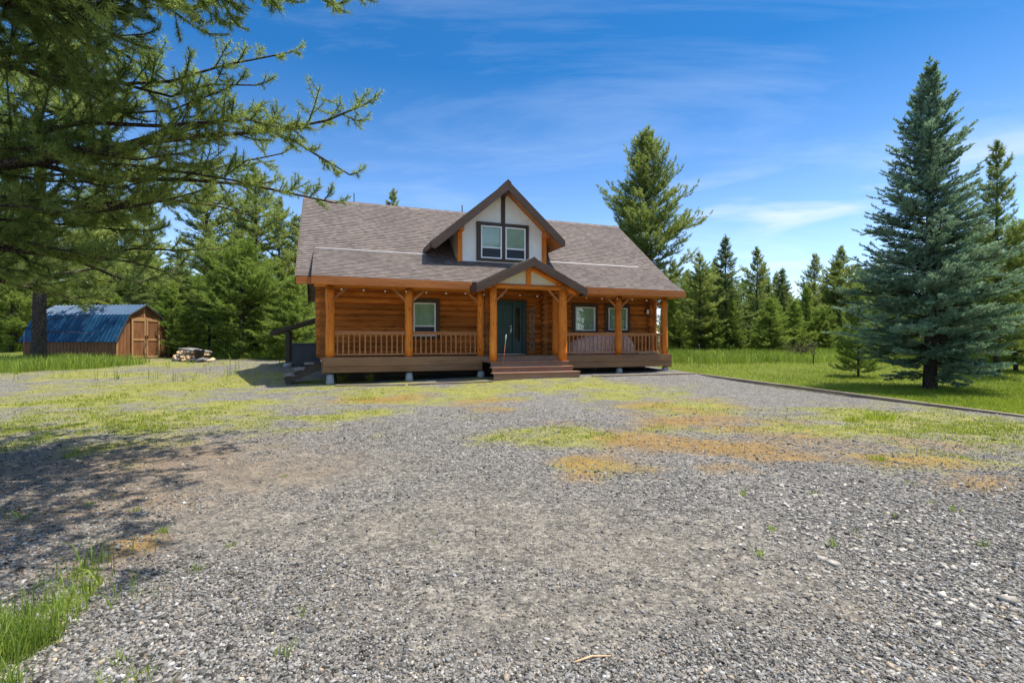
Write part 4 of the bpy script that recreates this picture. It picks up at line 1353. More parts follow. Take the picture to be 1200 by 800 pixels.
def conifer(seed, H, base, Rm, prof, step, per, r0, elev=(0.0, 0.7), sag=0.12, sub_n=10, sub_len=0.36, sub_ang=0.9, tuft_step=0.14,
            ndl=(10, 0.13, 0.018, 0.55), twig_wood=True, branches=None, lean=0.0, up_tip=0.5, gap=0.0, flat=0.5, tint0=(0.25, 0.75), dead=0, sides=10, inner=0.28, tw=0, tw_len=0.3, thick=0.016, ragged=0.28, tip0=0.0, rmax=0.05):
    """returns (trunk mesh, crown mesh): trunk with limbs, and needles on the twigs"""
    g = np.random.default_rng(seed)
    hh = np.linspace(0, H, 14)
    wob = np.stack([lean * hh + 0.02 * H / 10 * np.sin(hh * 0.9 + seed), 0.02 * H / 10 * np.cos(hh * 0.7 + seed)], 1)
    trunk = np.concatenate([wob, hh[:, None]], 1)
    trunk[0, 2] = -0.25
    trad = r0 * (1 - hh / H) ** 0.85 + 0.012; trad[0] = r0 * 1.25
    wood_segs = [(trunk, trad)]
    thin = []

    def tr_at(h):
        return np.array([np.interp(h, hh, trunk[:, 0]), np.interp(h, hh, trunk[:, 1]), h])

    br = []
    if branches:
        br += branches
    if per:
        h = base
        a0 = g.uniform(0, 6.28)
        while h < H - 0.12:
            f = (h - base) / (H - base)
            nb = max(3, int(round(per * (1 - 0.35 * f))))
            for k in range(nb):
                if g.random() < gap: continue
                Lb = Rm * prof(f) * g.uniform(1 - ragged, 1.15 + 0.2 * ragged)
                if Lb < 0.06: continue
                az = a0 + 6.283 * k / nb + g.normal(0, 0.22)
                el = elev[0] + (elev[1] - elev[0]) * f + g.normal(0, 0.10)
                p0 = tr_at(h + g.uniform(-0.35, 0.35) * step)
                d = np.array([math.cos(az) * math.cos(el), math.sin(az) * math.cos(el), math.sin(el)])
                br.append((p0, p0 + d * Lb, sag * Lb))
            a0 += 1.1
            h += step * (1 - 0.45 * f)
        br.append((tr_at(H * 0.96), tr_at(H) + np.array([0, 0, 0.15]), 0.0))
    TP, TD, TT = [], [], []
    for (p0, p1, sg_) in br:
        p0 = np.asarray(p0, float); p1 = np.asarray(p1, float)
        L = np.linalg.norm(p1 - p0)
        t = np.linspace(0, 1, 8)
        pts = p0 + (p1 - p0) * t[:, None]
        pts[:, 2] -= sg_ * np.sin(np.pi * t) * (1 - 0.35 * t)
        pts += g.normal(0, 0.015 * L, pts.shape) * (t * (1 - t) * 4)[:, None]
        pts += (g.normal(0, 0.045 * L, 3) * np.sin(np.pi * t)[:, None] + g.normal(0, 0.03 * L, 3) * np.sin(2 * np.pi * t)[:, None])
        rb = min(rmax, max(0.006, thick * L))
        wood_segs.append((pts, rb * (1 - 0.8 * t) + 0.003)) if L > 0.5 else thin.append((pts[::3], np.full(len(pts[::3]), 0.005)))
        clump = g.uniform(*tint0)
        d = unit(p1 - p0)
        lat = np.cross(d, [0, 0, 1.0]); lat = lat / max(np.linalg.norm(lat), 1e-6)
        upv = np.cross(lat, d)
        ns = max(2, int(sub_n * L ** 0.7))
        for k in range(ns + 1):
            tk = inner + (1 - inner) * k / ns if k < ns else 1.0
            tk = min(1.0, tk + g.uniform(-0.5, 0.5) / ns * (k < ns))
            q = np.array([np.interp(tk, t, pts[:, i]) for i in range(3)])
            if k == ns:
                sd_ = unit(d + np.array([0, 0, up_tip * 0.4])); Ls = min(sub_len * L * 0.5, 0.25 if branches else 9)
            else:
                s_ = 1 if k % 2 else -1
                ang = sub_ang * g.uniform(0.7, 1.2)
                sd_ = unit(d * math.cos(ang) + lat * s_ * math.sin(ang) + upv * g.normal(0.06, flat * 0.5))
                Ls = sub_len * L * (1.12 - 0.75 * (tk - inner) / max(1 - inner, .01)) * g.uniform(0.6, 1.2)
            Ls = max(Ls, tuft_step * 0.8)
            nk = max(1, int(Ls / tuft_step))
            ss = (np.arange(nk) + 0.6) / nk
            curve = np.array([0, 0, up_tip * 0.35]) * Ls
            P = q + sd_ * Ls * ss[:, None] + curve * (ss ** 2)[:, None]
            DD = unit(sd_ + np.array([0, 0, up_tip]) * ss[:, None])
            if twig_wood:
                e_ = q + sd_ * Ls + curve
                thin.append((np.stack([q, q + sd_ * Ls * 0.55 + curve * 0.3, e_]), np.array([0.008, 0.005, 0.003]) * (0.6 + 0.4 * min(2, L))))
            TP.append(P); TD.append(DD)
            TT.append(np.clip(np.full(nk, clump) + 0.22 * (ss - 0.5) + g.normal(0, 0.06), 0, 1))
            for m_ in range(tw):                                # side twigs
                ts = 0.25 + 0.7 * (m_ + g.uniform(0, 0.8)) / tw
                q2 = q + sd_ * Ls * ts + curve * ts ** 2
                l2 = max(np.cross(sd_, [0, 0, 1.0]), [0.3, 0.1, 0], key=lambda a_: abs(a_[0]) + abs(a_[1]))
                l2 = np.asarray(l2) / max(np.linalg.norm(l2), 1e-6)
                d2 = unit(sd_ * 0.75 + l2 * (1 if m_ % 2 else -1) * g.uniform(0.4, 1.0) + np.array([0, 0, g.normal(0.12, flat * 0.6)]))
                L2 = max(tuft_step, tw_len * Ls * (1.2 - 0.6 * ts) * g.uniform(0.6, 1.25))
                n2 = max(1, int(L2 * (1 - tip0) / tuft_step)); s2 = tip0 + (1 - tip0) * (np.arange(n2) + 0.6) / n2
                c2 = np.array([0, 0, up_tip * 0.4]) * L2
                TP.append(q2 + d2 * L2 * s2[:, None] + c2 * (s2 ** 2)[:, None]); TD.append(unit(d2 + np.array([0, 0, up_tip]) * s2[:, None]))
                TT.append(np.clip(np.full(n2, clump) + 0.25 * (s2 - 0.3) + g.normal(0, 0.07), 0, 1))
                if twig_wood:
                    thin.append((np.stack([q2, q2 + d2 * L2 + c2]), np.array([0.005, 0.002])))
    for k in range(dead):                                       # bare dead limbs low on the trunk
        h = g.uniform(0.8, base + 0.6); az = g.uniform(0, 6.28); L = g.uniform(0.4, 1.4)
        p0 = tr_at(h); p1 = p0 + np.array([math.cos(az), math.sin(az), g.uniform(-0.3, 0.15)]) * L
        thin.append((np.stack([p0, (p0 + p1) / 2 + np.array([0, 0, 0.05]), p1]), [0.014, 0.009, 0.004]))
    V, Q = tubes_np(wood_segs, sides)
    if thin:
        V2, Q2 = tubes_np(thin, 4)
        Q = np.concatenate([Q, Q2 + len(V)]); V = np.concatenate([V, V2])
    tm = np_mesh('trunk', V, None, Q, True)
    TP = np.concatenate(TP); TD = np.concatenate(TD); TT = np.concatenate(TT)
    n, l_, w_, sp = ndl
    nv, tt = needle_tris(TP, TD, n, l_, w_, sp, tuft_step, g, TT)
    cm = np_mesh('crown', nv, np.arange(len(nv)).reshape(-1, 3))
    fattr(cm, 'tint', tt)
    return tm, cm


def tree(proto, name, loc, rz, sc, label, group=None, cat='tree'):
    e = empty(name, loc, rz, label, cat, group)
    e.scale = (sc[0], sc[0], sc[1]) if isinstance(sc, tuple) else (sc, sc, sc)
    link('trunk', proto[0], None, e); link('crown', proto[1], None, e)
    return e


def proto(kind, bark_, needles_, *a, **k):
    tm, cm = conifer(*a, **k)
    tm.materials.append(M[bark_]); cm.materials.append(M[needles_])
    return tm, cm


pine_prof = lambda f: max(0.0, (0.62 + 0.55 * f) if f < 0.30 else 0.80 * (1 - ((f - 0.30) / 0.70) ** 1.25) ** 0.9 + 0.06)
slim_prof = lambda f: (1 - f) ** 0.8 * (0.7 + 0.3 * min(1, f * 6)) + 0.03
round_prof = lambda f: math.sin(math.pi * min(1, 0.18 + 0.82 * f)) ** 0.7 * 0.95 + 0.05

PN = [proto('pine', 'bark', 'pine', s_, 12.0, 1.6 + 0.6 * i, 2.75, pine_prof, 0.55, 6, 0.15, (0.10, 0.85), 0.08, 8, 0.42, 0.85, 0.17, (17, 0.17, 0.026, 0.75), gap=0.18, ragged=0.6, dead=14, up_tip=0.7, twig_wood=False, tw=2, tw_len=0.45)
      for i, s_ in enumerate((21, 22, 23, 24))]
FR = [proto('fir', 'bark', 'darkfir', s_, 10.0, 0.6, 1.95, slim_prof, 0.30, 7, 0.13, (-0.05, 0.6), 0.06, 8, 0.42, 0.95, 0.15, (14, 0.13, 0.024, 0.70), gap=0.10, up_tip=0.35, twig_wood=False, dead=8, tw=2, tw_len=0.4)
      for s_ in (31, 32, 33)]
YG = [proto('young', 'bark', 'young', s_, 4.0, 0.25, 1.3, slim_prof, 0.26, 6, 0.05, (0.25, 0.9), 0.05, 8, 0.45, 0.8, 0.13, (15, 0.13, 0.019, 0.7), gap=0.12, up_tip=0.7, twig_wood=False, tw=2, tw_len=0.4)
      for s_ in (41, 42)]

RD = [proto('round', 'bark', 'young', s_, 7.0, 0.5, 2.1, round_prof, 0.42, 6, 0.10, (0.2, 1.0), 0.05, 8, 0.45, 0.85, 0.15, (15, 0.14, 0.026, 0.9), gap=0.2, ragged=0.6, up_tip=0.6, twig_wood=False, tw=2, tw_len=0.5, flat=0.9)
      for s_ in (45, 46)]

# ---- the blue spruce on the right lawn
sp_prof = lambda f: (1 - f) ** 0.82 * (0.50 + 0.50 * min(1, f * 7)) + 0.035
SPB = gpt(1090, 456)
spm = proto('spruce', 'bark', 'spruce', 51, CAM_Z + (400 - 77) / F * SPB.y - SPB.z, 0.55, 2.32, sp_prof, 0.235, 9, 0.165, (-0.14, 0.85), 0.08, 11, 0.36, 0.85, 0.085, (15, 0.075, 0.017, 0.95), gap=0.10, ragged=0.30, up_tip=0.28, flat=0.34, twig_wood=True, dead=40, tint0=(0.1, 0.95), inner=0.20, tw=3, tw_len=0.45)
tree(spm, 'spruce_tree', SPB, 0.4, 1.0, 'large blue green spruce standing alone on the lawn behind the timber edging')

# ---- named trees
# (x, top y, distance, kind list, index, width factor, label)


def planted(px, ytop, Y, pr, base_h, name, label, rz=0.0, wide=1.0, group=None):
    X = (px - 600) / F * Y
    z0 = float(zg(X, Y))
    H = CAM_Z + (400 - ytop) / F * Y - z0
    s_ = H / base_h
    return tree(pr, name, (X, Y, z0), rz, (s_ * wide, s_), label, group)


BIG = proto('pine', 'bark', 'pine', 61, 15.0, 3.0, 4.0, pine_prof, 0.52, 8, 0.24, (0.15, 0.9), 0.08, 8, 0.40, 0.85, 0.20, (17, 0.20, 0.030, 0.75), gap=0.20, ragged=0.55, dead=10, up_tip=0.8, twig_wood=False, tw=2, tw_len=0.42)
planted(757, 157, 36, BIG, 15.0, 'pine_tree', 'tall full pine rising behind the right end of the cabin roof', 1.0, 1.0)
planted(461, 226, 40, PN[0], 12.0, 'pine_tree', 'pine behind the cabin with only its tip above the roof ridge', 0.3, 0.8)
planted(299, 196, 31, PN[1], 12.0, 'pine_tree', 'dark trunked pine between the firewood heap and the cabin', 2.1, 1.25)
planted(47, -60, 22.6, PN[2], 12.0, 'pine_tree', 'thick trunked pine standing in front of the blue roofed shed', 0.7, 1.1)
planted(850, 279, 33, FR[0], 10.0, 'fir_tree', 'slender dark fir with bare lower trunk right of the cabin', 0.2, 1.1)
planted(917, 316, 38, FR[1], 10.0, 'fir_tree', 'dense dark fir in the middle of the trees beyond the lawn', 1.2, 1.25)
planted(945, 340, 34, YG[0], 4.0, 'young_pine', 'bright green young pine in front of the dark fir beyond the lawn', 0.5, 0.95)
planted(986, 291, 36, PN[3], 12.0, 'pine_tree', 'open crowned pine just left of the blue spruce', 0.9, 1.15)
planted(1006, 340, 19, YG[1], 4.0, 'young_pine', 'small bright young pine close beside the blue spruce', 0.0, 0.9)
planted(1168, 172, 19, PN[0], 12.0, 'pine_tree', 'open branched pine behind the right side of the blue spruce', 2.5, 0.85)
planted(1190, 270, 21, YG[0], 4.0, 'young_pine', 'leafy light green pine at the right edge beyond the spruce', 1.5, 0.9)
planted(820, 297, 32, PN[1], 12.0, 'pine_tree', 'light green bushy pine right beside the cabin', 1.5, 1.25)
planted(955, 300, 44, PN[2], 12.0, 'pine_tree', 'pale pine behind the bright young pine', 2.5, 1.0)

# ---- forest: individuals, with each kind sharing its label
rng = np.random.default_rng(99)
count = 0
spots = []


def far_enough(x, y, dmin):
    return all((x - a) ** 2 + (y - b) ** 2 > dmin * dmin for a, b in spots)


def forest(n, xr, yr, kinds, top, dmin, name_of, label_of, group, hid=False):
    made = 0; tries = 0
    while made < n and tries < 4000:
        tries += 1
        Y = rng.uniform(*yr); px = rng.uniform(*xr); X = (px - 600) / F * Y
        if not far_enough(X, Y, dmin): continue
        spots.append((X, Y))
        pr, bh = kinds[rng.integers(len(kinds))]
        z0 = float(zg(X, Y))
        yt = rng.uniform(*top)
        H = CAM_Z + (400 - yt) / F * Y - z0
        s_ = H / bh
        tree(pr, name_of, (X, Y, z0), rng.uniform(0, 6.28), (s_ * rng.uniform(0.85, 1.5), s_), label_of, group)
        made += 1


pk = [(p, 12.0) for p in PN]; fk = [(p, 10.0) for p in FR]; yk = [(p, 4.0) for p in YG]
forest(26, (-130, 350), (29, 44), pk, (190, 300), 2.6, 'pine_tree', 'slim pine in the woods behind the shed and firewood heap', 'pines in the woods left of the cabin')
forest(8, (-130, 350), (28, 40), fk, (290, 360), 1.8, 'fir_tree', 'bushy dark fir among the pines left of the cabin', 'firs in the woods left of the cabin')
forest(16, (-100, 345), (27, 34), yk, (330, 372), 1.3, 'young_pine', 'young pine at the sunny edge of the woods left of the cabin', 'young pines at the edge of the left woods')
rk = [(p, 7.0) for p in RD]
forest(10, (785, 1035), (32, 42), rk, (318, 372), 2.2, 'bushy_tree', 'bushy round crowned light green tree in the tree line beyond the right lawn', 'bushy trees beyond the right lawn')
forest(12, (-120, 350), (28, 38), rk, (285, 368), 2.2, 'bushy_tree', 'bushy round crowned light green tree in the woods left of the cabin', 'bushy trees left of the cabin')
forest(26, (785, 1040), (35, 50), pk, (288, 352), 2.0, 'pine_tree', 'slim pine in the tree line beyond the right lawn', 'pines beyond the right lawn')
forest(6, (790, 1040), (35, 46), fk, (315, 350), 1.8, 'fir_tree', 'dark fir in the tree line beyond the right lawn', 'firs beyond the right lawn')
forest(13, (785, 1030), (31.5, 36), yk, (352, 384), 1.1, 'young_pine', 'low young pine at the foot of the tree line beyond the lawn', 'young pines beyond the right lawn')
forest(12, (1040, 1330), (24, 40), pk, (255, 320), 2.4, 'pine_tree', 'pine in the woods behind the blue spruce', 'pines behind the spruce')
forest(8, (1040, 1330), (22, 34), yk, (330, 370), 1.5, 'young_pine', 'young pine on the lawn edge behind the blue spruce', 'young pines behind the spruce')

for k in range(7):
    x_ = 9 + 1.8 * k + rng.uniform(-1, 1); y_ = -4 - 2.0 * k + rng.uniform(-2, 2)
    tree(PN[k % 4], 'pine_tree', (x_, y_, 0), rng.uniform(0, 6.28), rng.uniform(0.75, 1.0), 'pine across the drive whose crown is mirrored in the dormer windows', 'pines across the drive')
for k in range(9):
    x_ = 17 + 2.0 * k + rng.uniform(-1, 1); y_ = 2 - 2.2 * k + rng.uniform(-2, 2)
    tree(PN[k % 4], 'pine_tree', (x_, y_, 0), rng.uniform(0, 6.28), rng.uniform(1.3, 1.6), 'pine across the drive whose crown is mirrored in the dormer windows', 'pines across the drive')

# far wood that closes the gaps: one mass
g = np.random.default_rng(5)
VV, TTc = [], []
base_v = {}
for pr, bh in pk[:2] + fk[:2]:
    cm = pr[1]
    a = np.empty(len(cm.vertices) * 3, np.float32); cm.vertices.foreach_get('co', a)
    t_ = np.empty(len(cm.vertices), np.float32); cm.attributes['tint'].data.foreach_get('value', t_)
    a = a.reshape(-1, 3, 3); t_ = t_.reshape(-1, 3)
    sel = g.random(len(a)) < 0.13
    ctr_ = a[sel].mean(1, keepdims=True)
    base_v[bh + len(base_v) * 0.001] = (ctr_ + (a[sel] - ctr_) * 2.3, t_[sel])
keys = list(base_v)
for k in range(330):
    px = g.uniform(-150, 1350); Y = g.uniform(50, 75); X = (px - 600) / F * Y
    kk = keys[g.integers(len(keys))]; a, t_ = base_v[kk]
    z0 = float(zg(X, Y)); yt = (g.uniform(285, 345) if px < 400 else g.uniform(335, 362)) if k < 230 else g.uniform(372, 386)
    s_ = (CAM_Z + (400 - yt) / F * Y - z0) / kk
    an = g.uniform(0, 6.28); c_, s2 = math.cos(an), math.sin(an)
    rot = np.array([[c_, -s2, 0], [s2, c_, 0], [0, 0, 1]])
    VV.append(((a.reshape(-1, 3) @ rot.T) * s_ * np.array([1.25, 1.25, 1.0] if k < 230 else [3.0, 3.0, 1.0]) + np.array([X, Y, z0]))); TTc.append(t_.ravel())
VV = np.concatenate(VV); TTc = np.concatenate(TTc)
fm = np_mesh('far_wood', VV, np.arange(len(VV)).reshape(-1, 3)); fattr(fm, 'tint', TTc)
tag(link('far_wood', fm, M['darkfir']), 'far dense pine wood closing the view behind the nearer trees', 'woods', kind='stuff')

# ---- near pine whose boughs hang into the top left of the picture
NB = Vector((-6.75, 5.2, 0.0))
brs = []


def bough(h, tip, sg_=0.1):
    p0 = np.array([0, 0, h]); p1 = np.array(tip) - np.array(NB)
    brs.append((p0, p1, sg_ * np.linalg.norm(p1 - p0)))


bough(2.9, at(428, 122, 7.0), 0.05)
bough(3.4, at(410, 205, 7.5), -0.04)
bough(5.4, at(392, 6, 7.0), -0.02)
bough(2.5, at(255, 292, 7.6), 0.02)
bough(3.2, at(393, 238, 8.3), 0.0)
bough(4.6, at(338, 62, 7.3), 0.06)
bough(2.7, at(205, 322, 7.0), 0.0)
bough(3.8, at(330, 150, 6.6), 0.05)
bough(2.8, at(120, 305, 6.0), 0.0)
bough(3.6, at(70, 150, 5.5), 0.0)
bough(4.8, at(170, 40, 6.2), -0.05)
bough(3.1, at(230, 225, 6.6), 0.04)
bough(4.2, at(250, 110, 6.2), 0.04)
bough(2.6, at(60, 325, 6.4), 0.0)
bough(3.4, at(300, 255, 7.8), 0.0)
bough(3.9, at(140, 180, 5.6), 0.05)
bough(5.0, at(290, -20, 6.6), 0.0)
bough(3.0, at(330, 180, 8.6), 0.06)
bough(2.7, at(150, 255, 7.4), 0.06)
bough(3.3, at(20, 220, 6.6), 0.02)
bough(2.4, at(120, 340, 8.2), 0.0)
bough(4.4, at(40, 60, 5.6), 0.0)
for px_, py_, Y_ in ((30, 290, 5.8), (180, 270, 6.8), (100, 240, 5.4), (220, 300, 8.4), (70, 270, 7.6), (270, 240, 8.0), (160, 215, 6.0), (210, 180, 5.8), (310, 215, 7.2),
                     (300, 100, 6.9), (160, 330, 9.0)):
    bough(2.6 + max(0, (300 - py_)) / 110.0, at(px_, py_, Y_), random.uniform(-0.02, 0.06))
for tip in ((-2.3, 4.2, 6.4), (-2.0, 3.5, 5.6), (-3.2, 3.4, 6.6), (-3.0, 4.9, 7.0), (-3.8, 2.9, 5.2), (-2.6, 5.2, 7.4), (-1.6, 3.3, 4.9), (-4.4, 2.2, 5.0), (-5.6, 1.6, 4.6),
            (-8.5, 2.6, 4.0), (-9.8, 4.2, 4.6), (-10, 6.4, 4.4), (-8.6, 8.4, 4.2), (-6.6, 9.0, 4.6), (-5.0, 8.8, 5.6), (-4.0, 8.0, 7.0), (-3.6, 6.6, 8.2), (-4.4, 4.0, 8.8), (-6.4, 3.2, 8.4), (-8.6, 5.4, 8.6), (-7.4, 7.4, 9.4), (-5.6, 6.2, 10.4), (-6.6, 4.2, 10.8), (-2.9, 4.3, 5.3), (-3.6, 3.8, 4.7), (-1.0, 4.0, 4.7), (-1.5, 4.6, 5.1), (-0.9, 3.5, 4.3), (-1.8, 5.2, 5.5), (-1.3, 5.6, 6.1), (-2.2, 6.0, 6.2), (-1.7, 3.9, 4.6), (-2.2, 3.2, 4.0), (-2.6, 4.6, 5.6), (-3.2, 5.4, 6.4), (-2.0, 4.8, 5.4), (-1.6, 5.0, 5.6), (-2.8, 3.9, 5.0), (-2.4, 5.5, 6.4), (-3.4, 4.4, 5.6), (-1.2, 4.4, 5.0), (-3.0, 6.2, 6.8), (-2.0, 5.6, 6.2)):
    bough(max(5.3, tip[2] + 0.2), tip, 0.0)
npm = proto('near', 'bark', 'pine_near', 71, 12.5, 2, 2, slim_prof, 0.5, 0, 0.26, sub_n=7.4, sub_len=0.155, sub_ang=0.95, tuft_step=0.034, ndl=(15, 0.082, 0.0072, 1.2), branches=brs, up_tip=0.7, flat=1.3, tint0=(0.15, 0.9), dead=0, inner=0.24, tw=6, tw_len=0.55, thick=0.0085, tip0=0.25, rmax=0.042)
tree(npm, 'pine_tree', NB, 0, 1.0, 'near pine whose long boughs hang across the top left of the yard')

# ------------------------------------------------------------------ grass, moss, weeds


def blades(name, X, Y, h, wd, tint, material, rng, bend=0.35, seg=2, label=None, cat=None):
    n = len(X)
    Z = zg(X, Y) - 0.02
    az = rng.uniform(0, 6.283, n); ba = rng.uniform(0, 6.283, n)
    b = np.abs(rng.normal(0, bend, n)) * h
    side = np.stack([np.cos(az), np.sin(az), np.zeros(n)], 1) * (wd * 0.5)[:, None]
    bd = np.stack([np.cos(ba), np.sin(ba), np.zeros(n)], 1)
    p0 = np.stack([X, Y, Z], 1)
    p1 = p0 + bd * (b * 0.30)[:, None] + np.stack([np.zeros(n), np.zeros(n), h * 0.6], 1)
    p2 = p0 + bd * b[:, None] + np.stack([np.zeros(n), np.zeros(n), h * (1 - 0.15 * np.minimum(b / h, 1))], 1)
    V = np.stack([p0 - side, p0 + side, p1 - side * 0.75, p1 + side * 0.75, p2], 1).reshape(-1, 3)
    i = np.arange(n) * 5
    me_ = np_mesh(name, V, np.stack([i + 2, i + 3, i + 4], 1), np.stack([i, i + 1, i + 3, i + 2], 1))
    fattr(me_, 'tint', np.repeat(np.clip(tint, 0, 1), 5))
    o = link(name, me_, material)
    if label: tag(o, label, cat or 'grass', kind='stuff')
    return o


g = np.random.default_rng(123)


def scatter(n, xr, yr, maskf, pw=1.0):
    """random ground points kept with probability maskf, denser close to the camera"""
    Y = 1 / g.uniform(1 / yr[1], 1 / yr[0], n) if pw else g.uniform(yr[0], yr[1], n)
    X = (g.uniform(xr[0], xr[1], n) - 600) / F * Y
    k = g.random(n) < maskf(X, Y)
    return X[k], Y[k]


def under_house(X, Y):
    dx_, dy_ = X - X0, Y - Y0
    u = dx_ * CA + dy_ * SA; v = -dx_ * SA + dy_ * CA
    return (u > -0.3) & (u < 14.0) & (v > -0.2) & (v < 9.6)


right_side = lambda X, Y: ((X - E0.x) * (-ed.y) + (Y - E0.y) * ed.x > 0.12) & ~under_house(X, Y)
# mown lawn
X, Y = scatter(150000, (770, 1260), (7.5, 36), lambda X, Y: right_side(X, Y) * 1.0)
far_t = fbm(X, Y, 0.35, 17)
blades('lawn_grass', X, Y, g.uniform(0.05, 0.12, len(X)) * (0.7 + 0.8 * far_t), 0.006 + 0.0006 * Y, 1.6 * (fbm(X, Y, 0.45, 19) - 0.2) * g.uniform(0.5, 1.4, len(X)), M['lawn'], g, 0.5, label='short bright green lawn grass right of the gravel')
# tall grass beyond the lawn
X, Y = scatter(70000, (770, 1300), (22, 40), lambda X, Y: right_side(X, Y) * np.clip((Y - 24.5 + 3 * (fbm(X, Y, 0.25, 23) - 0.5)) / 2.0, 0, 1))
blades('tall_grass', X, Y, g.uniform(0.25, 0.60, len(X)), 0.012 + 0.0006 * Y, 1.5 * (fbm(X, Y, 0.5, 119) - 0.2) * g.uniform(0.5, 1.4, len(X)), M['tall'], g, 0.35, label='tall green meadow grass along the far side of the right lawn')
# left side tall grass: beside the shed and at the wood's edge
shedmask = lambda X, Y: lawn_mask(X, Y) * ((Y < 24.3) | (X > -18.5) | (Y > 28.5)) * ~under_house(X, Y)
X, Y = scatter(60000, (-60, 360), (17, 44), shedmask)
blades('tall_grass', X, Y, g.uniform(0.18, 0.58, len(X)) * (0.6 + 0.8 * fbm(X, Y, 0.4, 3)), 0.010 + 0.0006 * Y, 0.1 + 0.8 * g.random(len(X)), M['tall'], g, 0.35, label='tall green grass by the shed and along the left woods')
# foreground corner
X, Y = scatter(34000, (-240, 200), (1.8, 4.6), lambda X, Y: lawn_mask(X, Y) * (0.35 + 0.65 * (fbm(X, Y, 2.2, 51) > 0.46)))
blades('tall_grass', X, Y, g.uniform(0.06, 0.30, len(X)) * (0.5 + 0.8 * fbm(X, Y, 1.5, 3)), g.uniform(0.003, 0.008, len(X)), 0.1 + 0.8 * g.random(len(X)), M['tall'], g, 0.55, label='long green grass in the near left corner of the gravel')
# moss and rusty ground cover on the gravel
mmask = lambda X, Y: np.clip(patch(X, Y, MOSS, 1.3) * 1.05 - 0.42 + (fbm(X, Y, 1.6, 41) - 0.5) * 1.1, 0, 0.5) * 2 * (vnoise(X, Y, 5, 8) > 0.35) * ~under_house(X, Y) * ~right_side(X, Y)
X, Y = scatter(150000, (-40, 1240), (6.2, 24), mmask)
blades('moss', X, Y, g.uniform(0.012, 0.06, len(X)) * (0.5 + vnoise(X, Y, 4.0, 61)), 0.006 + 0.0008 * Y, 0.1 + 0.9 * g.random(len(X)) * (0.5 + fbm(X, Y, 0.7, 2)) * np.where(X < -3.5, 0.45, 1.0), M['mosscol'], g, 0.8, label='yellow green moss and sprouts spreading in patches over the gravel', cat='moss')
gmask = lambda X, Y: mmask(X, Y) * (0.25 + 0.75 * ((X < -3.5) | (X > 6.0))) * (fbm(X, Y, 0.8, 91) > 0.40)
X, Y = scatter(200000, (-40, 1240), (6.0, 25), gmask)
blades('short_grass', X, Y, g.uniform(0.02, 0.085, len(X)), 0.005 + 0.0006 * Y, 0.8 * g.random(len(X)) * (0.4 + fbm(X, Y, 0.7, 2)), M['lawn'], g, 0.6, label='short thin grass growing through the mossy gravel', cat='grass')
smask = lambda X, Y: np.clip(patch(X, Y, SED, 1.3) * 0.9 - 0.42 + (fbm(X, Y, 0.9, 77) - 0.5) * 1.2, 0, 0.5) * 2 * (vnoise(X, Y, 5, 8) > 0.35)
X, Y = scatter(80000, (380, 1220), (3.5, 20), smask)
blades('ground_cover', X, Y, g.uniform(0.01, 0.05, len(X)) * (0.5 + vnoise(X, Y, 4.0, 62)), 0.005 + 0.0007 * Y, g.random(len(X)), M['sedum'], g, 0.8, label='rusty orange low ground cover in patches on the gravel', cat='ground cover')


def weed(px, py, h, n, wd, label, group, mt='tall', col=(0.2, 0.9), bend=0.6, rad=0.12):
    p = gpt(px, py)
    X = g.normal(0, rad, n); Y = g.normal(0, rad, n)
    az = g.uniform(0, 6.283, n); ba = np.arctan2(Y, X) + g.normal(0, 0.6, n)
    hh_ = h * g.uniform(0.4, 1.1, n); b = np.abs(g.normal(0.25, bend * 0.5, n)) * hh_
    side = np.stack([np.cos(az), np.sin(az), np.zeros(n)], 1) * wd * 0.5
    bd = np.stack([np.cos(ba), np.sin(ba), np.zeros(n)], 1)
    p0 = np.stack([X * 0.5, Y * 0.5, np.full(n, -0.02)], 1)
    p1 = p0 + bd * (b * 0.35)[:, None]; p1[:, 2] += hh_ * 0.6
    p2 = p0 + bd * b[:, None]; p2[:, 2] += hh_ * 0.92
    V = np.stack([p0 - side * 0.6, p0 + side * 0.6, p1 - side, p1 + side, p2], 1).reshape(-1, 3)
    i = np.arange(n) * 5
    me_ = np_mesh('weed', V, np.stack([i + 2, i + 3, i + 4], 1), np.stack([i, i + 1, i + 3, i + 2], 1))
    fattr(me_, 'tint', np.repeat(g.uniform(*col, n), 5))
    o = link('weed', me_, M[mt]); o.location = p
    return tag(o, label, 'weed', group)


weed(1030, 492, 0.22, 220, 0.012, 'broad yellow green weed clump on the moss in front of the spruce', None, 'lawn', (0.3, 1), 0.8, 0.30)
weed(998, 494, 0.16, 110, 0.010, 'smaller weed clump just left of the broad one by the spruce', None, 'lawn', (0.3, 1), 0.7, 0.14)
weed(1078, 507, 0.12, 70, 0.008, 'low green weed tuft on the yellow moss right of the broad clump', None, 'lawn', (0.3, 1), 0.7, 0.12)
weed(1030, 539, 0.10, 110, 0.008, 'bright green weed tuft at the lower edge of the yellow moss', None, 'lawn', (0.4, 1), 0.8, 0.12)
weed(400, 447, 0.42, 46, 0.022, 'taller weed growing in the gravel beside the left porch pier', None, 'mosscol', (0.4, 1), 0.5, 0.12)
weed(434, 447, 0.38, 36, 0.022, 'yellow weed growing before the left railing', None, 'mosscol', (0.4, 1), 0.5, 0.10)
GWE = [(333, 558), (28, 606), (105, 590), (233, 668), (192, 624), (158, 598), (352, 722), (330, 770), (140, 776), (168, 792), (745, 520), (1012, 590), (1045, 605), (1000, 625), (905, 620), (975, 640), (955, 580), (1120, 600), (1068, 568),
       (1090, 590), (870, 580), (1150, 640), (270, 640), (120, 655), (890, 650)]
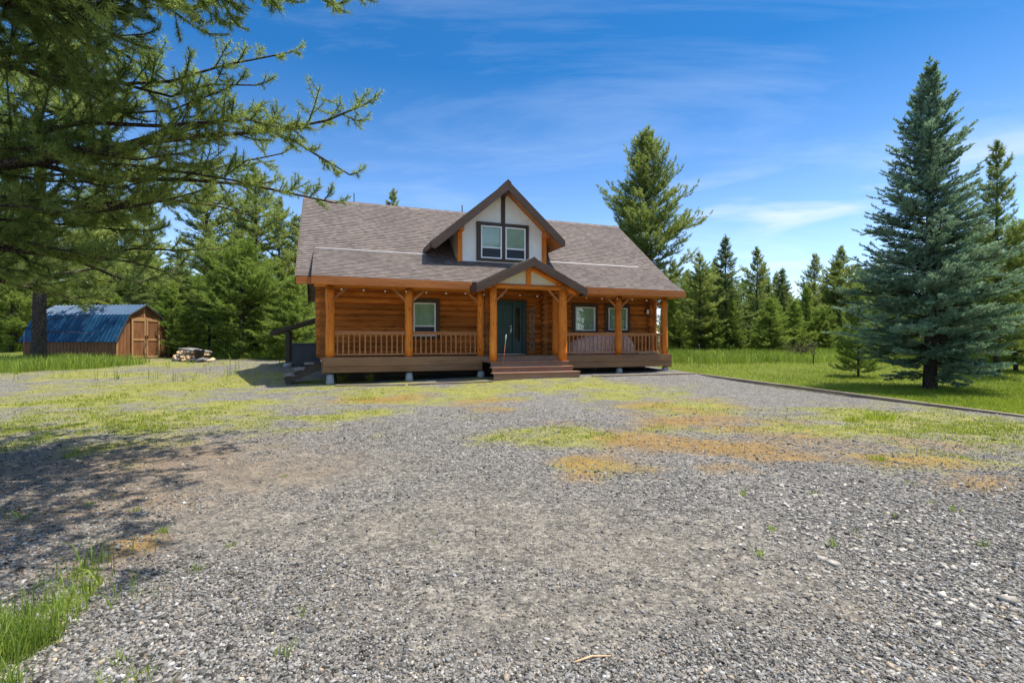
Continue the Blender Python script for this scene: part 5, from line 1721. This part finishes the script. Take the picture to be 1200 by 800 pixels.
for px, py in GWE:
    weed(px, py, g.uniform(0.05, 0.11), int(g.integers(16, 30)), 0.007, 'small green weed sprouting alone in the bare gravel', 'single weeds in the gravel', 'tall', (0.2, 0.9), 0.8, 0.035)

# bare reddish bush and saplings beyond the lawn
sh_ = gpt(938, 421)
bsh = empty('bush', sh_, 0, 'sparse reddish brown bush on the far lawn before the trees', 'bush')
segs, LP = [], []
for k in range(60):
    a = g.uniform(0, 6.28); L = g.uniform(0.5, 1.15); sp_ = g.uniform(0.2, 1.0)
    e_ = np.array([math.cos(a) * L * sp_, math.sin(a) * L * sp_, L * 0.85])
    segs.append((np.stack([np.zeros(3), e_ * 0.5 + [0, 0, 0.1], e_]), [0.014, 0.009, 0.004]))
    for j in range(10):
        LP.append(e_ * g.uniform(0.45, 1.05) + g.normal(0, 0.06, 3))
V, Q = tubes_np(segs, 4)
link('stems', np_mesh('stems', V, None, Q, True), M['bark'], bsh)
LP = np.array(LP)
nv, tt = needle_tris(LP, unit(g.normal(size=LP.shape)), 3, 0.07, 0.035, 0.8, 0.03, g, g.uniform(0.5, 1, len(LP)))
lm = np_mesh('leaves', nv, np.arange(len(nv)).reshape(-1, 3)); fattr(lm, 'tint', tt)
link('leaves', lm, M['twigleaf'], bsh)
sp2 = gpt(953, 427)
sap = empty('sapling', sp2, 0, 'thin forked sapling right of the reddish bush on the lawn', 'sapling')
segs = [(np.array([[0, 0, -0.1], [0.02, 0, 0.4], [0.1, 0, 1.0]]), [0.025, 0.018, 0.006]), (np.array([[0.02, 0, 0.35], [-0.08, 0.03, 0.7], [-0.12, 0.05, 1.1]]), [0.016, 0.01, 0.005])]
V, Q = tubes_np(segs, 6)
link('stem', np_mesh('stem', V, None, Q, True), M['bark'], sap)
LP = np.array([[0.1 * t_ + g.normal(0, .1), g.normal(0, .1), 0.5 + 0.6 * t_] for t_ in g.random(120)])
nv, tt = needle_tris(LP, unit(g.normal(size=LP.shape)), 3, 0.06, 0.03, 0.8, 0.03, g, g.uniform(0.0, .6, len(LP)))
lm = np_mesh('leaves', nv, np.arange(len(nv)).reshape(-1, 3)); fattr(lm, 'tint', tt)
link('leaves', lm, M['twigleaf'], sap)

# ------------------------------------------------------------------ gravel stones near the camera
g = np.random.default_rng(321)
ico = bmesh.new(); bmesh.ops.create_cube(ico, size=1.45); bmesh.ops.triangulate(ico, faces=ico.faces)
iv = np.array([v.co[:] for v in ico.verts]); itri = np.array([[v.index for v in f.verts] for f in ico.faces]); ico.free()


def stones(name, X, Y, size, col, label):
    n = len(X); k = len(iv)
    V = iv[None] * (1 + g.normal(0, 0.20, (n, k, 1))) + g.normal(0, 0.20, (n, k, 3))
    V = V * (size[:, None, None] * np.stack([g.uniform(0.8, 1.5, n), g.uniform(0.7, 1.1, n), g.uniform(0.4, 0.8, n)], 1)[:, None])
    an = g.uniform(0, 6.283, n); ti = g.normal(0, 0.5, n)
    c_, s_ = np.cos(an), np.sin(an); ct, st_ = np.cos(ti), np.sin(ti)
    x, y, z = V[..., 0], V[..., 1], V[..., 2]
    y, z = y * ct[:, None] - z * st_[:, None], y * st_[:, None] + z * ct[:, None]
    x, y = x * c_[:, None] - y * s_[:, None], x * s_[:, None] + y * c_[:, None]
    zz_ = zg(X, Y) + 0.035 * (fbm(X, Y, 0.5, 3) - 0.5) + 0.018 * (fbm(X, Y, 3.0, 9) - 0.5) + size * 0.15
    V = np.stack([x + X[:, None], y + Y[:, None], z + zz_[:, None]], -1).reshape(-1, 3)
    T = (itri[None] + (np.arange(n) * k)[:, None, None]).reshape(-1, 3)
    me_ = np_mesh(name, V, T)
    a = me_.attributes.new('stone', 'FLOAT_COLOR', 'POINT')
    cc = np.concatenate([col, np.ones((n, 1))], 1)
    a.data.foreach_set('color', np.repeat(cc, k, 0).astype(np.float32).ravel())
    o = link(name, me_, M['stone'])
    return tag(o, label, 'gravel', kind='stuff')


def stone_density(X, Y):
    d = 0.30 + 0.95 * fbm(X, Y, 0.7, 63)
    d = d * (1 - 0.86 * np.clip(patch(X, Y, DIRT, 0.9) * 1.2, 0, 1)) * (1 - 0.55 * patch(X, Y, LITTER, 0.9)) * (1 - 0.5 * patch(X, Y, MOSS, 1.0)) * (1 - 0.5 * patch(X, Y, SED, 1.0)) * (1 - lawn_mask(X, Y))
    return np.clip(d, 0, 1) * ~under_house(X, Y) * ~right_side(X, Y)


X, Y = scatter(330000, (-60, 1260), (1.75, 11.0), stone_density)
n = len(X)
size = np.clip(np.exp(g.normal(-5.18, 0.42, n)), 0.003, 0.0155) * (1 + 0.03 * Y) * (1 - 0.35 * np.clip(patch(X, Y, DIRT, 0.9), 0, 1))
val = np.clip(g.normal(0.142, 0.075, n), 0.025, 0.42) * (0.85 + 0.3 * fbm(X, Y, 0.9, 303))
warm = g.normal(0, 0.035, n)
col = np.stack([val * (1.06 + warm), val, val * (0.915 - warm * 1.1)], 1)
tan = g.random(n) < 0.05
col[tan] = col[tan] * np.array([1.35, 1.12, 0.85])
wh = g.random(n) < 0.025
col[wh] = np.clip(col[wh] * 1.9, 0, 0.45)
stones('gravel', X, Y, size, np.clip(col, 0.02, 0.65), 'loose grey crushed stone covering the driveway')
# paler rounded stones in the right foreground
pal = [(1040, 640, 130, 35), (960, 600, 120, 25), (1100, 690, 120, 40), (1000, 670, 120, 25), (1180, 590, 60, 20)]
X, Y = scatter(5200, (780, 1260), (1.8, 6.5), lambda X, Y: patch(X, Y, pal, 0.9) * 0.55)
n = len(X)
v_ = g.uniform(0.20, 0.40, n)
stones('pebbles', X, Y, np.clip(np.exp(g.normal(-4.35, 0.35, n)), 0.007, 0.028), np.stack([v_ * 1.06, v_ * 0.96, v_ * 0.82], 1), 'pale tan rounded pebbles among the gravel in the right foreground')
# a stick on the dirt
st = MB()
a = gpt(672, 779); b = gpt(716, 771)
st.tube([a + Vector((0, 0, 0.012)), a.lerp(b, 0.5) + Vector((0, 0.01, 0.02)), b + Vector((0, 0, 0.012))], [0.006, 0.005, 0.003], 6)
tag(st.build('stick', M['split']), 'thin dry stick lying on the bare dirt in the foreground', 'stick')
